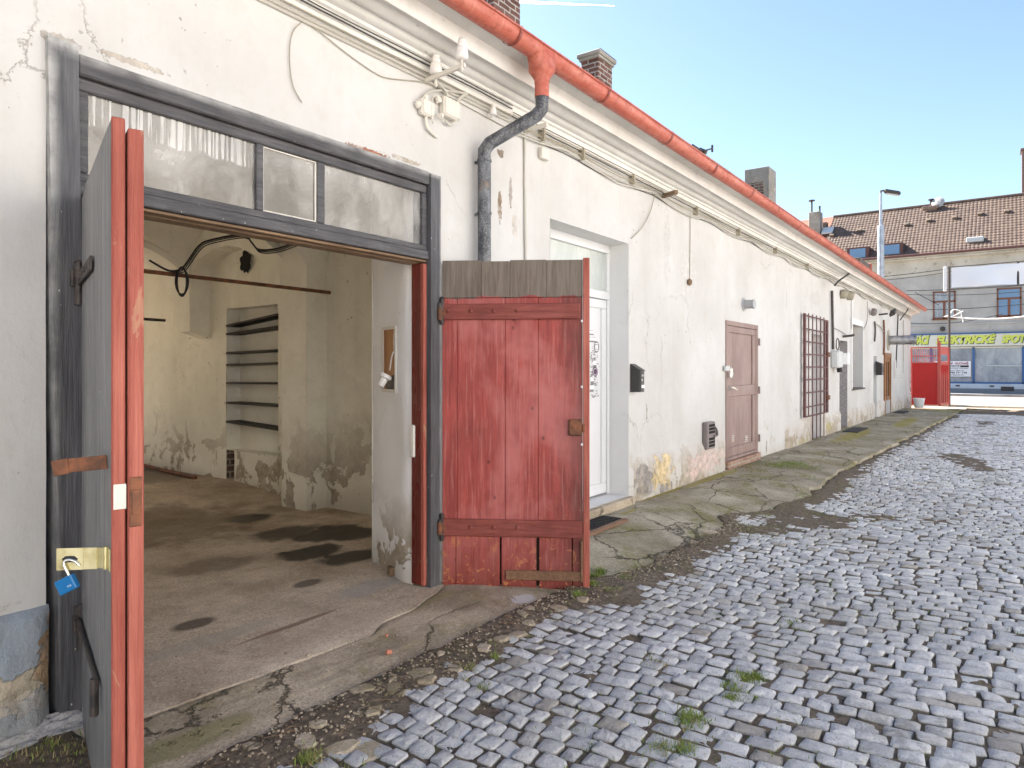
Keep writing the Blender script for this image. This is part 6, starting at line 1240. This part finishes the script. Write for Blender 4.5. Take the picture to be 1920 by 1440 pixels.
# sign board
SG = empty('shop_sign', (XF - .12, -2, 3.15), 'long cream shop sign board with yellow italic capital lettering and blue top edge', 'sign')
m = MB(); m.box(XF - .16, XF - .02, YR_, 3.6, 3.14, 3.95, .01); m.build('board', 'sign_cream', SG)
m = MB(); m.box(XF - .2, XF - .02, YR_, 3.6, 3.955, 4.04, .01); m.build('top_edge', 'blue_trim', SG)
def word(t_, pa, pb, parent=SG):
    ya_, yb2 = fy(pa), fy(pb); w_ = ya_ - yb2
    for dx, dy, dz, mt in ((-.165, .0, .0, 'sign_shadow'), (-.178, .045, .045, 'sign_letter')):
        text('lettering', t_, .6, mt, frame4((XF + dx, ya_ + (dy if mt == 'sign_letter' else -.0), 3.27 + dz), (0, -1, 0), (0, 0, 1)), parent, width=w_, shear=.25, bold=.035, height=.55 if all(ch not in t_ for ch in 'ÁÉČÍŘ') else .70)
word('ELEKTRICKÉ', 1757, 1869); word('DOMÁCÍ', 1692, 1746); word('SPOTŘEBIČE', 1879, 1985)
# poster in the shop window
PO = empty('window_poster', (XF - .07, fy(1800), 1.1), 'white poster with red heading and phone number on the left shop window', 'poster')
y0, y1 = fy(1752), fy(1820.5); z0, z1 = fz(1800, 706), fz(1800, 677); m = MB(); m.box(XF - .075, XF - .065, y1, y0, z0, z1, 0); m.build('sheet', 'poster', PO)
def pl(t_, pa, pb, pya, pyb, mat): ya_ = fy(pa); zb = fz(1800, pyb); text('lettering', t_, .2, mat, frame4((XF - .079, ya_, zb), (0, -1, 0), (0, 0, 1)), PO, width=ya_ - fy(pb), bold=.008, height=fz(1800, pya) - zb)
m = MB(); m.box(XF - .0785, XF - .0755, fy(1816.5), fy(1776), fz(1800, 688.8), fz(1800, 685), 0); m.build('dark_band', 'black_print', PO)
pl('ÁNÍ - KUCHAŘ', 1776, 1816, 678, 683.6, 'poster_red'); pl('VYKLÍZENÍ', 1776, 1801, 685.4, 688.4, 'white_print'); pl('STĚHOVÁNÍ, VYKLÍZENÍ', 1776, 1816, 689.8, 692.2, 'grey_print'); pl('ODVOZ, PŘEPRAVA', 1778, 1808, 693.4, 695.6, 'grey_print'); pl('792 776 710', 1781.5, 1813, 696.8, 700.6, 'black_print'); pl('kuchar@gmail.com', 1776, 1808, 701.8, 704.4, 'grey_print')
# little lamp on the facade
m = MB(); y = fy(1768); m.lathe([(0, .18), (.16, .1), (.16, -.1), (0, -.18)], (XF - .25, y, 4.15 + .2), n=10); m.bar((XF - .2, y, 4.4), (XF, y, 4.4), .05); m.build('facade_lamp', 'dark_iron', None, 'small dark lamp on the grey facade between window and sign', 'lamp')
# building behind with bright roof on the left
H2 = empty('brick_house', (60, 14, 0), 'house with bright tiled roof just showing behind the gutter left of the grey building', 'building')
m = MB(); m.box(58, 70, 9.0, 16, 0, 11.2, 0); m.build('wall', 'street_facade', H2)
m = MB(); m.poly((57.6, 8.8, 11.2), (64, 8.8, 14.6), (64, 16.2, 14.6), (57.6, 16.2, 11.2)); m.poly((64, 8.8, 14.6), (70.4, 8.8, 11.2), (70.4, 16.2, 11.2), (64, 16.2, 14.6)); m.poly((57.6, 8.8, 11.2), (64, 8.8, 14.6), (70.4, 8.8, 11.2)); m.build('roof', 'bright_tile', H2, recalc=False)
X = 59.5; y0, y1 = fy(1519, X), fy(1540, X); zt_ = fz(1529, 399, X); m = MB(); m.box(X - .5, X + .5, y1, y0, 11, zt_, .03); ch = m.build('chimney', 'chimney_render', H2); m = MB(); ym = (y0 + y1) / 2
m.tube([(X, ym + .3, zt_), (X, ym + .3, zt_ + .95)], .07, 6).tube([(X, ym + .3, zt_ + .98), (X, ym + .3, zt_ + 1.05)], .25, 8).tube([(X, ym - .3, zt_), (X, ym - .3, zt_ + .5)], .07, 6); m.build('flue_stack', 'dark_iron', ch)
y0, y1 = fy(1538, X), fy(1546, X); m = MB(); m.box(X + .8, X + 1.4, y1, y0, 11, fz(1542, 413, X), .03); m.build('chimney', 'dark_brick', H2)
X = 62; y0 = fy(1915.5, X); m = MB(); m.box(X - .6, X + .6, y0 - 3, y0, 10, fz(1917, 286, X), .02).box(X - .7, X + .7, y0 - 3.1, y0 + .08, fz(1917, 286, X), fz(1917, 282, X), .02)
m.build('tower_stack', 'chimney_brown', None, 'tall brown chimney stack rising behind the tiled roof at the right edge', 'chimney')
# street lamp
lx, ly = 38.1, 1.8; dep = lx * c_ + (ly + D) * s_; zt_ = ZC + (HOR - 362) * dep / F
SL = empty('street_lamp', (lx, ly, -.1), 'tall grey street lamp rising above the gutter in front of the tiled roof', 'street lamp')
m = MB(); zm = ZC + (HOR - 423) * dep / F; m.tube([(lx, ly, -.1), (lx, ly, zm), (lx, ly, zm + .02), (lx, ly, zt_)], [.16, .15, .075, .055], 12); m.build('pole', 'galvanised', SL)
m = MB(); hv = Vector((.35, -.95, 0)).normalized(); p = Vector((lx, ly, zt_)); m.tube([p - Vector((0, 0, .25)), p + Vector((0, 0, .1)), p + hv * .3 + Vector((0, 0, .12))], .05, 8); m.obox(p + hv * .5 + Vector((0, 0, .0)), hv * .36 + Vector((0, 0, -.09)), hv.cross(Vector((0, 0, 1))) * .14, (0, 0, .10), .06); m.build('lamp_head', 'dark_iron', SL)
m = MB(); m.obox(p + hv * .5 - Vector((0, 0, .11)), hv * .26 + Vector((0, 0, -.06)), hv.cross(Vector((0, 0, 1))) * .10, (0, 0, .02), .01); m.build('lens', 'light_plastic', SL)
# overhead wires
def ow(p, q, sag, r, mat, lab): m = MB(); p, q = Vector(p), Vector(q); m.tube([p.lerp(q, t) - Vector((0, 0, sag * 4 * t * (1 - t))) for t in rng(0, 1, 24)], r, 5); m.build('overhead_wire', mat, None, lab, 'wire', 'overhead wires before the grey facade')
Xw = 50
def wp(px, py, X=Xw): return (X, fy(px, X), fz(px, py, X))
ow(wp(1560, 525), wp(1785, 503), .1, .022, 'rubber', 'uppermost dark wire left of the banner'); ow(wp(1560, 530), wp(1785, 509), .15, .018, 'rubber', 'second dark wire just below the uppermost left of the banner')
ow(wp(1700, 545), wp(2000, 528), .1, .02, 'rubber', 'dark wire passing under the banner above the windows'); ow(wp(1700, 552), wp(2000, 538), .2, .018, 'rubber', 'lower dark wire of the pair under the banner'); ow(wp(1700, 580), wp(2000, 560), .2, .02, 'rubber', 'dark wire crossing the brown windows at mid height')
ow(wp(1715, 548), wp(1760, 572), .0, .02, 'rubber', 'short dark wire slanting down from the flashing to the left brown window'); ow(wp(1690, 604), wp(1880, 588), .3, .02, 'rubber', 'thin dark wire below the brown windows')
ow(wp(1775, 593, 36), wp(2000, 578, 36), .25, .03, 'white_print', 'thick white cable swinging below the brown windows')
m = MB(); P = [Vector(wp(a, b_, 36)) for a, b_ in ((1770, 594), (1780, 590), (1787, 581), (1800, 583), (1803, 594), (1806, 604))]; m.tube(bez(P, 6), .02, 6); m.tube(bez([Vector(wp(a, b_, 36)) for a, b_ in ((1772, 594), (1788, 592), (1802, 585), (1806, 583))], 6), .018, 6); m.build('overhead_wire', 'white_print', None, 'white cable end looped and dangling right of the pole', 'wire')
# vapour trail high up
def skyp(px, py, dist): t = (px - 960) / F; q = (HOR - py) / F; return Vector((dist * (c_ + t * s_), dist * (s_ - t * c_) - D, ZC + q * dist))
a, b_ = skyp(968, 3, 2600), skyp(1152, 11, 2600); m = MB(); n_ = 16; m.tube([a.lerp(b_, t) + Vector((0, 0, 1.2 * nz(t * 9))) for t in rng(0, 1, n_)], [5.2 - 4.6 * t for t in rng(0, 1, n_)], 8)
m.build('vapour_trail', 'cloud_white', None, 'thin white vapour trail in the sky at the top edge', 'vapour trail')

# ================================================================ unseen building added behind the viewer to bounce sunlight onto the white wall
YB = empty('added_bounce_building', (10, -15, 0), 'unseen pale building added behind the viewer to bounce sunlight onto the white wall', 'building')
m = MB(); m.box(-30, 30, -21, -11.5, -.2, 7.4, 0); m.build('wall', 'reveal_plaster', YB)
m = MB(); m.prism([(-30.3, -11.1, 7.4), (-30.3, -21.4, 7.4), (-30.3, -16.2, 10.6)], (60.6, 0, 0)); m.build('roof', 'own_tile', YB)
for i in range(9):  # window detail on the added bounce building
    x = -9 + i * 4.5; m = MB(); m.box(x, x + 1.1, -11.5, -11.42, 1.2, 2.9, .01); W_ = m.build('window', 'window_brown', YB); m = MB(); m.box(x + .1, x + 1., -11.42, -11.41, 1.3, 2.8, 0); m.build('pane', 'dark_glass', W_)
